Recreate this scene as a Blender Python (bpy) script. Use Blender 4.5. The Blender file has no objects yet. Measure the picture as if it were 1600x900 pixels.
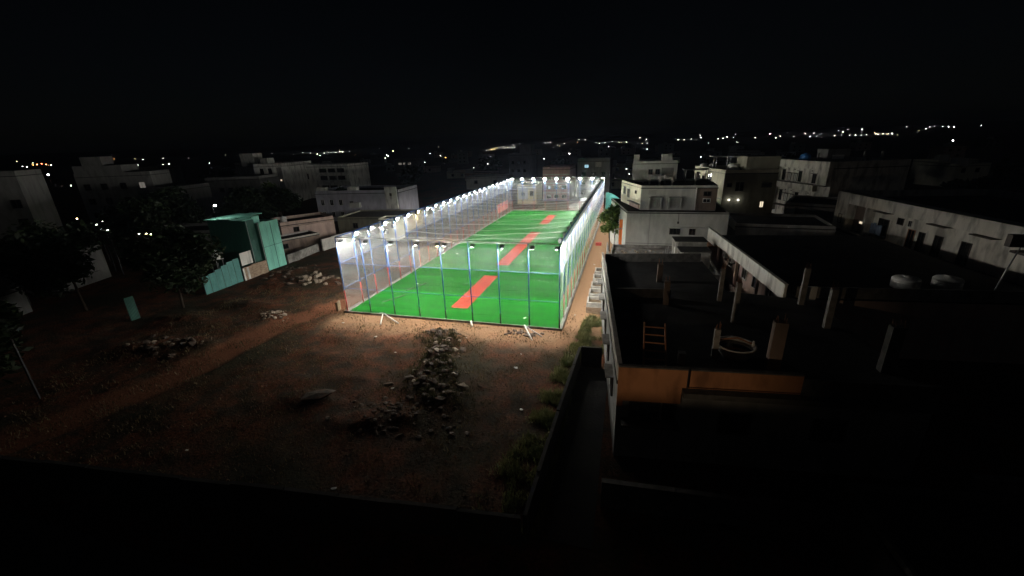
import bpy, math, random
import numpy as np
from mathutils import Matrix, Vector, noise

random.seed(7); np.random.seed(7)
S = bpy.context.scene
COL = S.collection
PI = math.pi

# ------------------------------------------------------------------ camera
cam = bpy.data.cameras.new('camera'); camo = bpy.data.objects.new('camera', cam); COL.objects.link(camo)
YAW, PITCH, ROLL = 0.274231, 0.339524, -0.0336646
fwd = Vector((-math.sin(YAW)*math.cos(PITCH), math.cos(YAW)*math.cos(PITCH), -math.sin(PITCH)))
r0 = Vector((math.cos(YAW), math.sin(YAW), 0)); u0 = r0.cross(fwd)
rt = r0*math.cos(ROLL) + u0*math.sin(ROLL); up = -r0*math.sin(ROLL) + u0*math.cos(ROLL)
M3 = Matrix((rt, up, -fwd)).transposed()
camo.matrix_world = Matrix.Translation((0, 0, 17.503)) @ M3.to_4x4()
cam.sensor_width = 36; cam.lens = 14.534; cam.clip_start = 0.1; cam.clip_end = 20000
S.camera = camo

# ------------------------------------------------------------------ night sky, faint moonlight, exposure
MOON_EL, MOON_AZ = math.radians(38), math.radians(150)
W = bpy.data.worlds.new('World'); S.world = W; W.use_nodes = True
nt = W.node_tree; nt.nodes.clear()
sky = nt.nodes.new('ShaderNodeTexSky'); sky.sky_type = 'NISHITA'; sky.sun_disc = False
sky.sun_elevation = MOON_EL; sky.sun_rotation = MOON_AZ
bg = nt.nodes.new('ShaderNodeBackground'); bg.inputs['Strength'].default_value = 0.00012
out = nt.nodes.new('ShaderNodeOutputWorld')
nt.links.new(sky.outputs[0], bg.inputs[0]); nt.links.new(bg.outputs[0], out.inputs[0])
sun = bpy.data.lights.new('moonlight', 'SUN'); sun.energy = 0.0015; sun.angle = math.radians(0.5); sun.color = (1, .95, .88)
suno = bpy.data.objects.new('moonlight', sun); COL.objects.link(suno)
d = Vector((math.sin(MOON_AZ)*math.cos(MOON_EL), math.cos(MOON_AZ)*math.cos(MOON_EL), math.sin(MOON_EL)))
suno.rotation_euler = d.to_track_quat('Z', 'Y').to_euler()
S.view_settings.view_transform = 'Standard'; S.view_settings.look = 'None'
S.view_settings.exposure = 1.0; S.view_settings.gamma = 1; S.view_settings.use_curve_mapping = False
S.render.engine = 'CYCLES'
S.cycles.use_denoising = True
S.cycles.use_light_tree = True
S.cycles.use_adaptive_sampling = True; S.cycles.adaptive_threshold = 0.01; S.cycles.adaptive_min_samples = 48
S.cycles.max_bounces = 6; S.cycles.diffuse_bounces = 3; S.cycles.glossy_bounces = 2
S.cycles.transmission_bounces = 3; S.cycles.transparent_max_bounces = 12
S.cycles.volume_bounces = 0
S.cycles.sample_clamp_indirect = 6.0
S.cycles.caustics_reflective = False; S.cycles.caustics_refractive = False

HAZE = 0.00024       # density of the night air
LAMP = 560.0       # floodlight lens emission

# ------------------------------------------------------------------ materials
MATS = {}
def base(name):
    m = bpy.data.materials.new(name); m.use_nodes = True
    n = m.node_tree.nodes; n.clear()
    o = n.new('ShaderNodeOutputMaterial'); b = n.new('ShaderNodeBsdfPrincipled')
    m.node_tree.links.new(b.outputs[0], o.inputs[0])
    MATS[name] = m
    return m, n, m.node_tree.links, b, o
def rgb(c): return (c[0], c[1], c[2], 1)
def rough_mat(name, c1, c2, scale=2.0, rough=.8, bump=.25, stretch=(1, 1, 1), detail=6, metallic=0, bscale=None, lo=.35, hi=.65, c3=None, s3=.3):
    m, n, l, b, o = base(name)
    tc = n.new('ShaderNodeTexCoord'); mp = n.new('ShaderNodeMapping'); mp.inputs['Scale'].default_value = stretch
    l.new(tc.outputs['Object'], mp.inputs[0])
    nz = n.new('ShaderNodeTexNoise'); nz.inputs['Scale'].default_value = scale; nz.inputs['Detail'].default_value = detail; nz.inputs['Roughness'].default_value = .6
    l.new(mp.outputs[0], nz.inputs['Vector'])
    rp = n.new('ShaderNodeValToRGB'); rp.color_ramp.elements[0].position = lo; rp.color_ramp.elements[1].position = hi
    rp.color_ramp.elements[0].color = rgb(c1); rp.color_ramp.elements[1].color = rgb(c2)
    l.new(nz.outputs[0], rp.inputs[0])
    cout = rp.outputs[0]
    if c3:
        n3 = n.new('ShaderNodeTexNoise'); n3.inputs['Scale'].default_value = s3; n3.inputs['Detail'].default_value = 5
        l.new(mp.outputs[0], n3.inputs['Vector'])
        r3 = n.new('ShaderNodeValToRGB'); r3.color_ramp.elements[0].position = .48; r3.color_ramp.elements[1].position = .66
        l.new(n3.outputs[0], r3.inputs[0])
        mx = n.new('ShaderNodeMix'); mx.data_type = 'RGBA'; l.new(r3.outputs[0], mx.inputs[0]); l.new(cout, mx.inputs[6]); mx.inputs[7].default_value = rgb(c3)
        cout = mx.outputs[2]
    l.new(cout, b.inputs['Base Color'])
    b.inputs['Roughness'].default_value = rough; b.inputs['Metallic'].default_value = metallic
    if bump:
        n2 = n.new('ShaderNodeTexNoise'); n2.inputs['Scale'].default_value = bscale or scale*6; n2.inputs['Detail'].default_value = 4
        l.new(tc.outputs['Object'], n2.inputs['Vector'])
        bp = n.new('ShaderNodeBump'); bp.inputs['Strength'].default_value = bump; bp.inputs['Distance'].default_value = .05
        l.new(n2.outputs[0], bp.inputs['Height']); l.new(bp.outputs[0], b.inputs['Normal'])
    return m
def plaster(name, c, stain=.45, streak=True):
    # painted plaster with rain streaks and blotches
    dk = tuple(v*stain for v in c); md = tuple(v*.82 for v in c)
    return rough_mat(name, md, c, scale=1.2, rough=.9, bump=.15, stretch=(1, 1, .35), c3=dk, s3=1.1)
def emit(name, c, s, cast=True):
    m = bpy.data.materials.new(name); m.use_nodes = True; n = m.node_tree.nodes; n.clear()
    o = n.new('ShaderNodeOutputMaterial'); e = n.new('ShaderNodeEmission')
    e.inputs[0].default_value = rgb(c); e.inputs[1].default_value = s
    m.node_tree.links.new(e.outputs[0], o.inputs[0]); MATS[name] = m
    if not cast: m.cycles.emission_sampling = 'NONE'
    return m

rough_mat('steel_blue', (.03, .1, .33), (.05, .15, .44), 8, .45, .05)
rough_mat('steel_red', (.36, .03, .025), (.5, .05, .035), 8, .5, .05)
rough_mat('steel_black', (.012, .012, .014), (.03, .03, .033), 8, .5, .05)
rough_mat('galvanised', (.35, .36, .38), (.55, .56, .58), 14, .45, .05, metallic=.6)
rough_mat('white_pipe', (.6, .6, .58), (.8, .8, .78), 5, .5, .05)
rough_mat('mat_red', (.23, .027, .018), (.32, .045, .028), 3, .95, .3, bscale=60, c3=(.2, .028, .018), s3=.5).node_tree.nodes['Principled BSDF'].inputs['Specular IOR Level'].default_value = .05
rough_mat('stone', (.045, .036, .028), (.14, .11, .085), 3, .9, .4, c3=(.12, .06, .035), s3=2)
rough_mat('stone_pale', (.24, .19, .14), (.42, .35, .27), 3, .9, .4)
rough_mat('litter', (.55, .55, .53), (.8, .8, .78), 4, .8, .1)
rough_mat('clod', (.06, .03, .018), (.16, .08, .046), 3, .95, .4)
rough_mat('pale_soil', (.2, .145, .085), (.34, .25, .16), 1.4, .95, .6, bscale=5)
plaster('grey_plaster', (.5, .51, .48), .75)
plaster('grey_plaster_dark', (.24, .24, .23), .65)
plaster('white_plaster', (.78, .78, .73), .5)
plaster('old_white', (.66, .64, .57), .42)
plaster('cream', (.85, .82, .64), .8)
plaster('olive_grey', (.26, .255, .19), .7)
plaster('pinkish', (.58, .44, .38), .7)
plaster('pink', (.66, .42, .4), .75)
plaster('yellowish', (.6, .5, .26), .6)
plaster('orange_paint', (.42, .19, .085), .5)
plaster('lilac_grey', (.48, .48, .55), .75)
plaster('brown_wall', (.2, .15, .12), .5)
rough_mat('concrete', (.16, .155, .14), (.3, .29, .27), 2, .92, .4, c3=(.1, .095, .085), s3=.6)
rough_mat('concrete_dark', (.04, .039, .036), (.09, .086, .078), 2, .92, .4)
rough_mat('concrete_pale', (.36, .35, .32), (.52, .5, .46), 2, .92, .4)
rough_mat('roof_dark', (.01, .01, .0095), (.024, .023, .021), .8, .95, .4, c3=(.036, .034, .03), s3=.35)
rough_mat('brick_wall', (.22, .15, .1), (.4, .31, .22), 3, .92, .6, stretch=(.5, .5, 3), bscale=8)
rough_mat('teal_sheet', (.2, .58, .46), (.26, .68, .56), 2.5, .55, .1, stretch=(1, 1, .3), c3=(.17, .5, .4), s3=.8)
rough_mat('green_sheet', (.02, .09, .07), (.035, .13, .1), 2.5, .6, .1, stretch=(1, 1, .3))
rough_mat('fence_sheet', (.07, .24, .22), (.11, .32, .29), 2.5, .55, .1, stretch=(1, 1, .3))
rough_mat('teal_cloth', (.1, .42, .42), (.16, .52, .5), 2.5, .9, .2)
rough_mat('red_cloth', (.4, .06, .05), (.52, .1, .08), 2.5, .9, .2)
rough_mat('orange_cloth', (.75, .16, .03), (.85, .22, .05), 2.5, .8, .1)
rough_mat('tank_white', (.55, .55, .52), (.7, .7, .67), 2, .5, .05)
rough_mat('tank_black', (.02, .02, .022), (.04, .04, .042), 2, .5, .05)
rough_mat('tank_blue', (.03, .16, .42), (.05, .22, .52), 2, .5, .05)
rough_mat('wood', (.2, .09, .045), (.34, .16, .08), 3, .8, .2, stretch=(6, 6, 1))
rough_mat('bark', (.05, .036, .025), (.11, .08, .055), 6, .95, .6, stretch=(1, 1, .25))
rough_mat('frame_dark', (.03, .024, .02), (.06, .048, .04), 5, .7, .05)
rough_mat('frame_white', (.5, .5, .47), (.65, .65, .62), 5, .7, .05)
rough_mat('shutter', (.3, .3, .28), (.42, .42, .4), 6, .8, .1, stretch=(1, 1, 6))
rough_mat('clothes', (.12, .16, .24), (.2, .26, .36), 4, .9, .2)
m, n, l, b, o = base('glass'); b.inputs['Base Color'].default_value = (.01, .011, .012, 1); b.inputs['Roughness'].default_value = .12
emit('lens', (1, .965, .89), LAMP)
emit('lens_dim', (1, .97, .92), LAMP*.72)
emit('lens_hot', (1, .95, .85), LAMP*1.25)
emit('lens_warm', (1, .62, .2), LAMP*.75)
emit('lamp_w', (1, .96, .88), 22, False)
emit('lamp_y', (1, .72, .34), 20, False)
emit('lamp_o', (1, .4, .12), 16, False)
emit('lamp_r', (1, .12, .06), 16, False)
emit('lamp_g', (.85, 1, .4), 20, False)
emit('lamp_p', (1, .62, .72), 20, False)
emit('window_lit', (1, .85, .6), .5)
emit('window_amber', (1, .5, .08), 1.6)
emit('window_dim', (1, .92, .8), .07)
emit('window_blue', (.5, .85, 1), .35)
emit('lamp_home', (1, .96, .88), 8)
emit('lamp_near', (1, .96, .88), 160)
emit('stand_in_glow', (1, .72, .45), 60)

# netting twine: white, lets some light through
m, n, l, b, o = base('twine')
b.inputs['Base Color'].default_value = (.8, .8, .79, 1); b.inputs['Roughness'].default_value = .7
tr = n.new('ShaderNodeBsdfTranslucent'); tr.inputs[0].default_value = (.8, .8, .79, 1)
mx = n.new('ShaderNodeMixShader'); mx.inputs[0].default_value = .4
l.new(b.outputs[0], mx.inputs[1]); l.new(tr.outputs[0], mx.inputs[2]); l.new(mx.outputs[0], o.inputs[0])

# artificial turf, two lays of the pile
def turf(name, k):
    m = rough_mat(name, (.0022*k, .082*k, .0045*k), (.0042*k, .13*k, .0085*k), .9, .9, .5, detail=8, bscale=40, stretch=(.25, 1.6, 1), c3=(.0022*k, .064*k, .0042*k), s3=.35)
    m.node_tree.nodes['Principled BSDF'].inputs['Specular IOR Level'].default_value = .04
    return m
for i, k in enumerate((.8, .93, 1.05, 1.2)): turf('turf_%d' % i, k)

def leafmat(name, c1, c2):
    m, n, l, b, o = base(name)
    g = n.new('ShaderNodeNewGeometry'); nz = n.new('ShaderNodeTexNoise'); nz.inputs['Scale'].default_value = 1.3
    l.new(g.outputs['Position'], nz.inputs['Vector'])
    rp = n.new('ShaderNodeValToRGB'); rp.color_ramp.elements[0].position = .35; rp.color_ramp.elements[1].position = .65
    rp.color_ramp.elements[0].color = rgb(c1); rp.color_ramp.elements[1].color = rgb(c2)
    l.new(nz.outputs[0], rp.inputs[0]); l.new(rp.outputs[0], b.inputs['Base Color']); b.inputs['Roughness'].default_value = .6
    t = n.new('ShaderNodeBsdfTranslucent'); l.new(rp.outputs[0], t.inputs[0])
    x = n.new('ShaderNodeMixShader'); x.inputs[0].default_value = .3
    l.new(b.outputs[0], x.inputs[1]); l.new(t.outputs[0], x.inputs[2]); l.new(x.outputs[0], o.inputs[0])
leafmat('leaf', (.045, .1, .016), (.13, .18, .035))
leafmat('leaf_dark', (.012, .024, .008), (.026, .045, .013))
leafmat('grass', (.1, .12, .04), (.24, .24, .1))
leafmat('weed', (.03, .034, .013), (.085, .078, .03))
leafmat('dry_grass', (.1, .07, .035), (.2, .15, .07))

# soil: red earth, worn track, sandy strip, painted pool of light; masks ride on point attributes
m, n, l, b, o = base('soil')
g = n.new('ShaderNodeNewGeometry')
def nzn(sc, det=6, ro=.6):
    q = n.new('ShaderNodeTexNoise'); q.inputs['Scale'].default_value = sc; q.inputs['Detail'].default_value = det; q.inputs['Roughness'].default_value = ro
    l.new(g.outputs['Position'], q.inputs['Vector']); return q
def ramp(src, a, b_, ca, cb):
    q = n.new('ShaderNodeValToRGB'); q.color_ramp.elements[0].position = a; q.color_ramp.elements[1].position = b_
    q.color_ramp.elements[0].color = rgb(ca); q.color_ramp.elements[1].color = rgb(cb); l.new(src, q.inputs[0]); return q.outputs[0]
def mixc(f, a, b_):
    q = n.new('ShaderNodeMix'); q.data_type = 'RGBA'
    l.new(f, q.inputs[0]); l.new(a, q.inputs[6]); l.new(b_, q.inputs[7]); return q.outputs[2]
fine = nzn(5.5, 9, .68); mid = nzn(.55, 7); big = nzn(.13, 4)
earth = ramp(fine.outputs[0], .34, .66, (.034, .013, .0068), (.18, .068, .033))
brown = ramp(fine.outputs[0], .32, .68, (.015, .011, .007), (.062, .045, .028))
c = mixc(ramp(mid.outputs[0], .42, .6, (0, 0, 0), (1, 1, 1)), earth, brown)
weed = ramp(fine.outputs[0], .3, .7, (.012, .012, .007), (.055, .048, .026))
c = mixc(ramp(big.outputs[0], .47, .62, (0, 0, 0), (1, 1, 1)), c, weed)
track = ramp(fine.outputs[0], .3, .7, (.13, .05, .026), (.23, .095, .05))
at = n.new('ShaderNodeAttribute'); at.attribute_name = 'track'
c = mixc(at.outputs['Fac'], c, track)
sand_and_lit_pool = ramp(fine.outputs[0], .3, .7, (.24, .14, .075), (.42, .26, .15))
as_ = n.new('ShaderNodeAttribute'); as_.attribute_name = 'sand_and_lit_pool'
c = mixc(as_.outputs['Fac'], c, sand_and_lit_pool)
l.new(c, b.inputs['Base Color']); b.inputs['Roughness'].default_value = .97; b.inputs['Specular IOR Level'].default_value = .15
bp = n.new('ShaderNodeBump'); bp.inputs['Strength'].default_value = .9; bp.inputs['Distance'].default_value = .12
l.new(fine.outputs[0], bp.inputs['Height']); l.new(bp.outputs[0], b.inputs['Normal'])

# ------------------------------------------------------------------ helpers
class MB:
    def __init__(s): s.v = []; s.f = []
    def add(s, v, f):
        k = len(s.v); s.v += [tuple(q) for q in v]; s.f += [tuple(i+k for i in q) for q in f]; return s
    def box(s, x0, x1, y0, y1, z0, z1):
        return s.add([(x0, y0, z0), (x1, y0, z0), (x1, y1, z0), (x0, y1, z0), (x0, y0, z1), (x1, y0, z1), (x1, y1, z1), (x0, y1, z1)],
                     [(0, 3, 2, 1), (4, 5, 6, 7), (0, 1, 5, 4), (1, 2, 6, 5), (2, 3, 7, 6), (3, 0, 4, 7)])
    def obox(s, c, ax, ay, az):
        c, ax, ay, az = map(Vector, (c, ax, ay, az)); v = []
        for k in (-1, 1):
            for i, j in ((-1, -1), (1, -1), (1, 1), (-1, 1)): v.append(c+ax*i+ay*j+az*k)
        return s.add(v, [(0, 3, 2, 1), (4, 5, 6, 7), (0, 1, 5, 4), (1, 2, 6, 5), (2, 3, 7, 6), (3, 0, 4, 7)])
    def prism(s, poly, z0, z1):
        k = len(poly); v = [(p[0], p[1], z0) for p in poly]+[(p[0], p[1], z1) for p in poly]
        f = [tuple(reversed(range(k))), tuple(range(k, 2*k))]+[(i, (i+1) % k, k+(i+1) % k, k+i) for i in range(k)]
        return s.add(v, f)
    def tube(s, pts, r, n=8, cap=True, r1=None):
        pts = [Vector(p) for p in pts]; v = []; f = []; m_ = len(pts)
        for i, p in enumerate(pts):
            t = (pts[min(i+1, m_-1)]-pts[max(i-1, 0)]).normalized()
            a = t.orthogonal().normalized() if abs(t.z) > .99 else t.cross(Vector((0, 0, 1))).normalized()
            b_ = t.cross(a); rr = r if r1 is None else r+(r1-r)*i/max(1, m_-1)
            for k in range(n):
                w = 2*PI*k/n; v.append(p+a*(rr*math.cos(w))+b_*(rr*math.sin(w)))
        for i in range(m_-1):
            for k in range(n): f.append((i*n+k, i*n+(k+1) % n, (i+1)*n+(k+1) % n, (i+1)*n+k))
        if cap: f.append(tuple(reversed(range(n)))); f.append(tuple(range((m_-1)*n, m_*n)))
        return s.add(v, f)
    def lathe(s, prof, n=20, c=(0, 0, 0)):
        v = []; f = []
        for (r, z) in prof:
            for k in range(n): v.append((c[0]+r*math.cos(2*PI*k/n), c[1]+r*math.sin(2*PI*k/n), c[2]+z))
        for i in range(len(prof)-1):
            for k in range(n): f.append((i*n+k, i*n+(k+1) % n, (i+1)*n+(k+1) % n, (i+1)*n+k))
        f.append(tuple(reversed(range(n)))); f.append(tuple(range((len(prof)-1)*n, len(prof)*n)))
        return s.add(v, f)
    def mesh(s, name, mat, smooth=False):
        me = bpy.data.meshes.new(name); me.from_pydata(s.v, [], s.f); me.materials.append(MATS[mat])
        if smooth: me.polygons.foreach_set('use_smooth', [True]*len(me.polygons))
        me.update(); return me
    def build(s, name, mat, parent=None, loc=(0, 0, 0), rz=0, smooth=False):
        return link(name, s.mesh(name, mat, smooth), parent, loc, rz)
def link(name, me, parent=None, loc=(0, 0, 0), rz=0):
    o = bpy.data.objects.new(name, me); COL.objects.link(o); o.parent = parent
    o.location = loc; o.rotation_euler = (0, 0, rz); return o
def tag(o, label, cat, group=None, kind=None):
    if label: o['label'] = label
    if cat: o['category'] = cat
    if group: o['group'] = group
    if kind: o['kind'] = kind
    return o
def thing(name, label, cat, loc=(0, 0, 0), rz=0, group=None):
    o = bpy.data.objects.new(name, None); COL.objects.link(o); o.location = loc; o.rotation_euler = (0, 0, rz); o.empty_display_size = .3
    return tag(o, label, cat, group)
def copy_tree(o, parent=None):
    c = o.copy(); COL.objects.link(c); c.parent = parent
    for ch in list(o.children): copy_tree(ch, c)
    return c
def sm(a, b_, x):
    t = min(1, max(0, (x-a)/(b_-a))); return t*t*(3-2*t)
ORD = 'first second third fourth fifth sixth seventh eighth ninth tenth eleventh twelfth thirteenth fourteenth fifteenth sixteenth seventeenth eighteenth nineteenth twentieth twenty-first twenty-second twenty-third twenty-fourth'.split()

# court footprint
X0, X1, Y0, Y1, HT = -29.642, -5.642, 36.703, 108.337, 8.563
NX, NY = 8, 24
BX, BY = (X1-X0)/NX, (Y1-Y0)/NY

# ------------------------------------------------------------------ ground
MOUNDS = [(-16.3, 32.6, 2.4, 1.2, .5), (-15.4, 30.2, 1.3, 2.4, .6), (-14.2, 27.4, 1.7, 2.2, .6), (-13.4, 25.2, 2.2, 1.8, .6), (-12.4, 23.0, 2.2, 1.5, .45),
          (-14.6, 20.6, 2.2, 1.2, .4), (-17.0, 19.4, 2.0, 1.0, .35), (-41.5, 45.2, 3.2, 1.6, .8), (-44.5, 42.5, 2.6, 1.2, .5), (-38.8, 46.2, 1.6, 1.0, .6),
          (-37.0, 33.8, 1.7, 1.0, .45), (-39.5, 26.4, 2.4, 1.6, .6), (-43.2, 24.5, 2.8, 1.4, .5), (-21.4, 20.9, 2.2, .9, .35), (-42.5, 36.0, 4, 1.6, .5),
          (-46, 31, 4, 2.0, .5), (-48, 47, 2, 5, .45), (-20.5, 24.5, 1.5, .9, .25), (-9.0, 35.2, 1.5, .7, .2), (-26.5, 30.5, 2.4, .9, .22), (-24.5, 27.2, 2.6, .8, .2)]
PATH = [(-31.5, 39.5), (-32.8, 36.5), (-34.6, 32.5), (-34.9, 27), (-35.2, 22), (-36.5, 17), (-39, 11), (-42, 4)]
def path_d(x, y):
    best = 1e9
    for (ax, ay), (bx, by) in zip(PATH, PATH[1:]):
        t = max(0, min(1, ((x-ax)*(bx-ax)+(y-ay)*(by-ay))/((bx-ax)**2+(by-ay)**2)))
        best = min(best, math.hypot(x-ax-t*(bx-ax), y-ay-t*(by-ay)))
    return best
def hill(r):
    t = min(1, max(0, (r-900)/1900)); return 35*t*t*(3-2*t)
def G(x, y):
    if X0-.6 < x < X1+.6 and Y0-.5 < y < Y1+.6: return -.02
    r = math.hypot(x, y)
    if r > 200: return hill(r)-.02
    if x > -2.4 or x < -70 or y < 9 or y > 70: return -.02
    z = .13*noise.noise((x/5, y/5, 0))+.09*noise.noise((x/1.6, y/1.6, 3))+.05*noise.noise((x/.6, y/.6, 7))
    for cx, cy, rx, ry, h in MOUNDS:
        q = ((x-cx)/rx)**2+((y-cy)/ry)**2
        if q < 5: z += h*math.exp(-q)*(1+.55*noise.noise((x/.8, y/.8, 11)))
    pd = path_d(x, y)
    z = z*sm(.9, 2.6, pd)+(.16*math.exp(-((pd-2.5)/.5)**2) if pd < 5 else 0)-.05*(1-sm(1, 2.4, pd))
    dx = max(X0-x, 0, x-X1); dy = max(Y0-y, 0); k = sm(.5, 2.2, math.hypot(dx, dy))
    return (z+.02)*k*sm(-2.4, -3.2, x)*sm(9, 11, y)*sm(70, 62, y)*sm(-70, -60, x)-.02
xs = [-3400, -2800, -2300, -1900, -1500, -1200, -900, -600, -400, -250, -150, -100, -80, -70, -65, -60]+list(np.arange(-56, -1.9, .33))+[0, 5, 15, 30, 60, 100, 200, 400, 600, 900, 1200, 1500, 1900, 2300, 2800, 3400]
ys = [-300, -60, -10, 3, 7]+list(np.arange(9, 50, .33))+list(np.arange(51, 72, 1.5))+[80, 90, 100, 109, 120, 150, 200, 300, 450, 650, 900, 1200, 1500, 1900, 2300, 2800, 3400]
gv = [(x, y, G(x, y)) for y in ys for x in xs]; nxs = len(xs)
gf = [(j*nxs+i, j*nxs+i+1, (j+1)*nxs+i+1, (j+1)*nxs+i) for j in range(len(ys)-1) for i in range(nxs-1)]
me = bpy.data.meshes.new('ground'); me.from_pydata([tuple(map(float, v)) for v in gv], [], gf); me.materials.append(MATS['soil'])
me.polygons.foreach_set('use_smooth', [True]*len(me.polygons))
ta = me.attributes.new('track', 'FLOAT', 'POINT'); sa = me.attributes.new('sand_and_lit_pool', 'FLOAT', 'POINT')
tv = []; sv = []
for x, y, z in gv:
    w = noise.noise((x/1.3, y/1.3, 5))*.7
    tv.append(1-sm(1.2, 2.3, path_d(x, y)+w) if y < 60 and x < -25 else 0)
    e1 = sm(-6.6, -5.9, x+w*.5)*sm(34, 39, y)*(1 if x < 3 else 0)*(1 if y < 115 else 0)
    light_pool = sm(30.6, 35.4, y+w*1.6)*sm(-31.5, -29, x)*(1 if x < -4 and y < 38 else 0)*.75  # pale pool before the near net: floodlight put into the soil colour
    sv.append(max(e1, light_pool))
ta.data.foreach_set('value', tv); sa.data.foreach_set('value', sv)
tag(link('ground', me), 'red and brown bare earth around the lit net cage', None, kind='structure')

# ------------------------------------------------------------------ turf pitch
turf_o = MB().box(X0-.25, X1+.25, Y0-.25, Y1+.25, -.3, .03).build('pitch_base', 'concrete')
tag(turf_o, 'concrete base slab under the green turf', None, kind='structure')
nr = 36; wr = (Y1-Y0)/nr
rolls = [MB().box(X0+.1, X1-.1, .006, wr-.006, 0, .022).mesh('turf_roll', 'turf_%d' % i) for i in range(4)]
for i in range(nr):
    o = link('turf_roll', rolls[random.choice((0, 1, 1, 2, 2, 3))], turf_o, (0, Y0+i*wr, .032+.003*(i % 2)))
def cricket_mat(y0, y1, label):
    n_ = 16; mb = MB(); v = []; f = []
    for i in range(n_+1):
        y = y0+(y1-y0)*i/n_
        for x in (-18.55, -16.55): v.append((x+.03*math.sin(i*1.7+y0), y, .064+.004*math.sin(i*2.1)))
    f = [(2*i, 2*i+1, 2*i+3, 2*i+2) for i in range(n_)]
    k = len(v); v2 = [(a, b_, .0605) for a, b_, c_ in v]
    mb.add(v+v2, f+[(2*i, 2*i+2, k+2*i+2, k+2*i) for i in range(n_)]+[(2*i+1, k+2*i+1, k+2*i+3, 2*i+3) for i in range(n_)]+[(0, k, k+1, 1), (2*n_, 2*n_+1, k+2*n_+1, k+2*n_)])
    tag(mb.build('pitch_mat', 'mat_red'), label, 'mat', 'red pitch mats on the turf')
cricket_mat(40.0, 52.0, 'red pitch mat on the turf nearest the camera end')
cricket_mat(57.3, 81.3, 'longest red pitch mat lying in the middle of the turf')
cricket_mat(89.7, 102.1, 'small-looking red pitch mat at the far end of the turf')

# ------------------------------------------------------------------ net cage
cage = thing('net_cage', 'tall white net cage on blue posts enclosing the green turf', 'cage', (X0, Y0, 0))
def L(x, y, z): return (x-X0, y-Y0, z)
pm_side = MB().tube([(0, 0, 2.6), (0, 0, HT)], .055, 10).mesh('post', 'steel_blue', True)
pm_slv = MB().tube([(0, 0, -.05), (0, 0, 2.6)], .06, 10).mesh('post_foot', 'steel_red', True)
pm_fr = MB().tube([(0, 0, 1.2), (0, 0, HT)], .055, 10).mesh('post', 'steel_blue', True)
pm_frs = MB().tube([(0, 0, -.05), (0, 0, 1.2)], .075, 10).mesh('post_foot', 'steel_black', True)
def post(x, y, front):
    p = link('post', pm_fr if front else pm_side, cage, L(x, y, 0)); link('post_foot', pm_frs if front else pm_slv, p)
for i in range(NX+1): post(X0+i*BX, Y0, 0 < i <= NX); post(X0+i*BX, Y1, False)
for j in range(1, NY): post(X0, Y0+j*BY, False); post(X1, Y0+j*BY, False)
for z, r in ((HT, .05), (HT*2/3, .024), (HT/3, .024)):
    for (a, b_) in (((X0, Y0), (X1, Y0)), ((X0, Y1), (X1, Y1)), ((X0, Y0), (X0, Y1)), ((X1, Y0), (X1, Y1))):
        MB().tube([L(*a, z), L(*b_, z)], r, 8).build('rail', 'steel_blue' if z < HT or a[0] == b_[0] else 'white_pipe', cage, smooth=True)  # end top rails white: the lamp light on them is put into the colour
for (a, b_, w, h_) in (((X0-.3, Y0-.26), (X1+.3, Y0-.12), 0, .2), ((X0-.3, Y1+.12), (X1+.3, Y1+.26), 0, .2), ((X0-.3, Y0-.11), (X0-.12, Y1+.11), 0, .2), ((X1+.12, Y0-.11), (X1+.3, Y1+.11), 0, .2)):
    MB().box(a[0]-X0, b_[0]-X0, a[1]-Y0, b_[1]-Y0, -.3, h_).build('kerb', 'concrete', cage)

def strands(lines, r, name):
    # lines: list of (m,3) arrays -> one mesh of three-sided twine
    V = []; F = []; k = 0
    ang = np.array([0, 2*PI/3, 4*PI/3])
    for P in lines:
        rr = r
        if isinstance(P, tuple): rr, P = P
        P = np.asarray(P, float); m_ = len(P)
        t = P[-1]-P[0]; t /= np.linalg.norm(t)
        a = np.cross(t, (0, 0, 1.)) if abs(t[2]) < .9 else np.cross(t, (0, 1., .3)); a /= np.linalg.norm(a); b_ = np.cross(t, a)
        ring = np.cos(ang)[:, None]*a+np.sin(ang)[:, None]*b_
        V.append((P[:, None, :]+ring[None]*rr).reshape(-1, 3))
        i = np.arange(m_-1)[:, None]*3; q = np.arange(3)[None]; q2 = (q+1) % 3
        F.append(np.stack([i+q, i+q2, i+3+q2, i+3+q], -1).reshape(-1, 4)+k); k += 3*m_
    V = np.concatenate(V); F = np.concatenate(F).astype(np.int32)
    me = bpy.data.meshes.new(name); me.vertices.add(len(V)); me.vertices.foreach_set('co', V.ravel())
    me.loops.add(F.size); me.loops.foreach_set('vertex_index', F.ravel())
    me.polygons.add(len(F)); me.polygons.foreach_set('loop_start', np.arange(len(F), dtype=np.int32)*4)
    me.polygons.foreach_set('use_smooth', np.ones(len(F), bool))
    me.materials.append(MATS['twine']); me.update(calc_edges=True); me.validate()
    return me
CELL, RAD = .06, .0018
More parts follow.
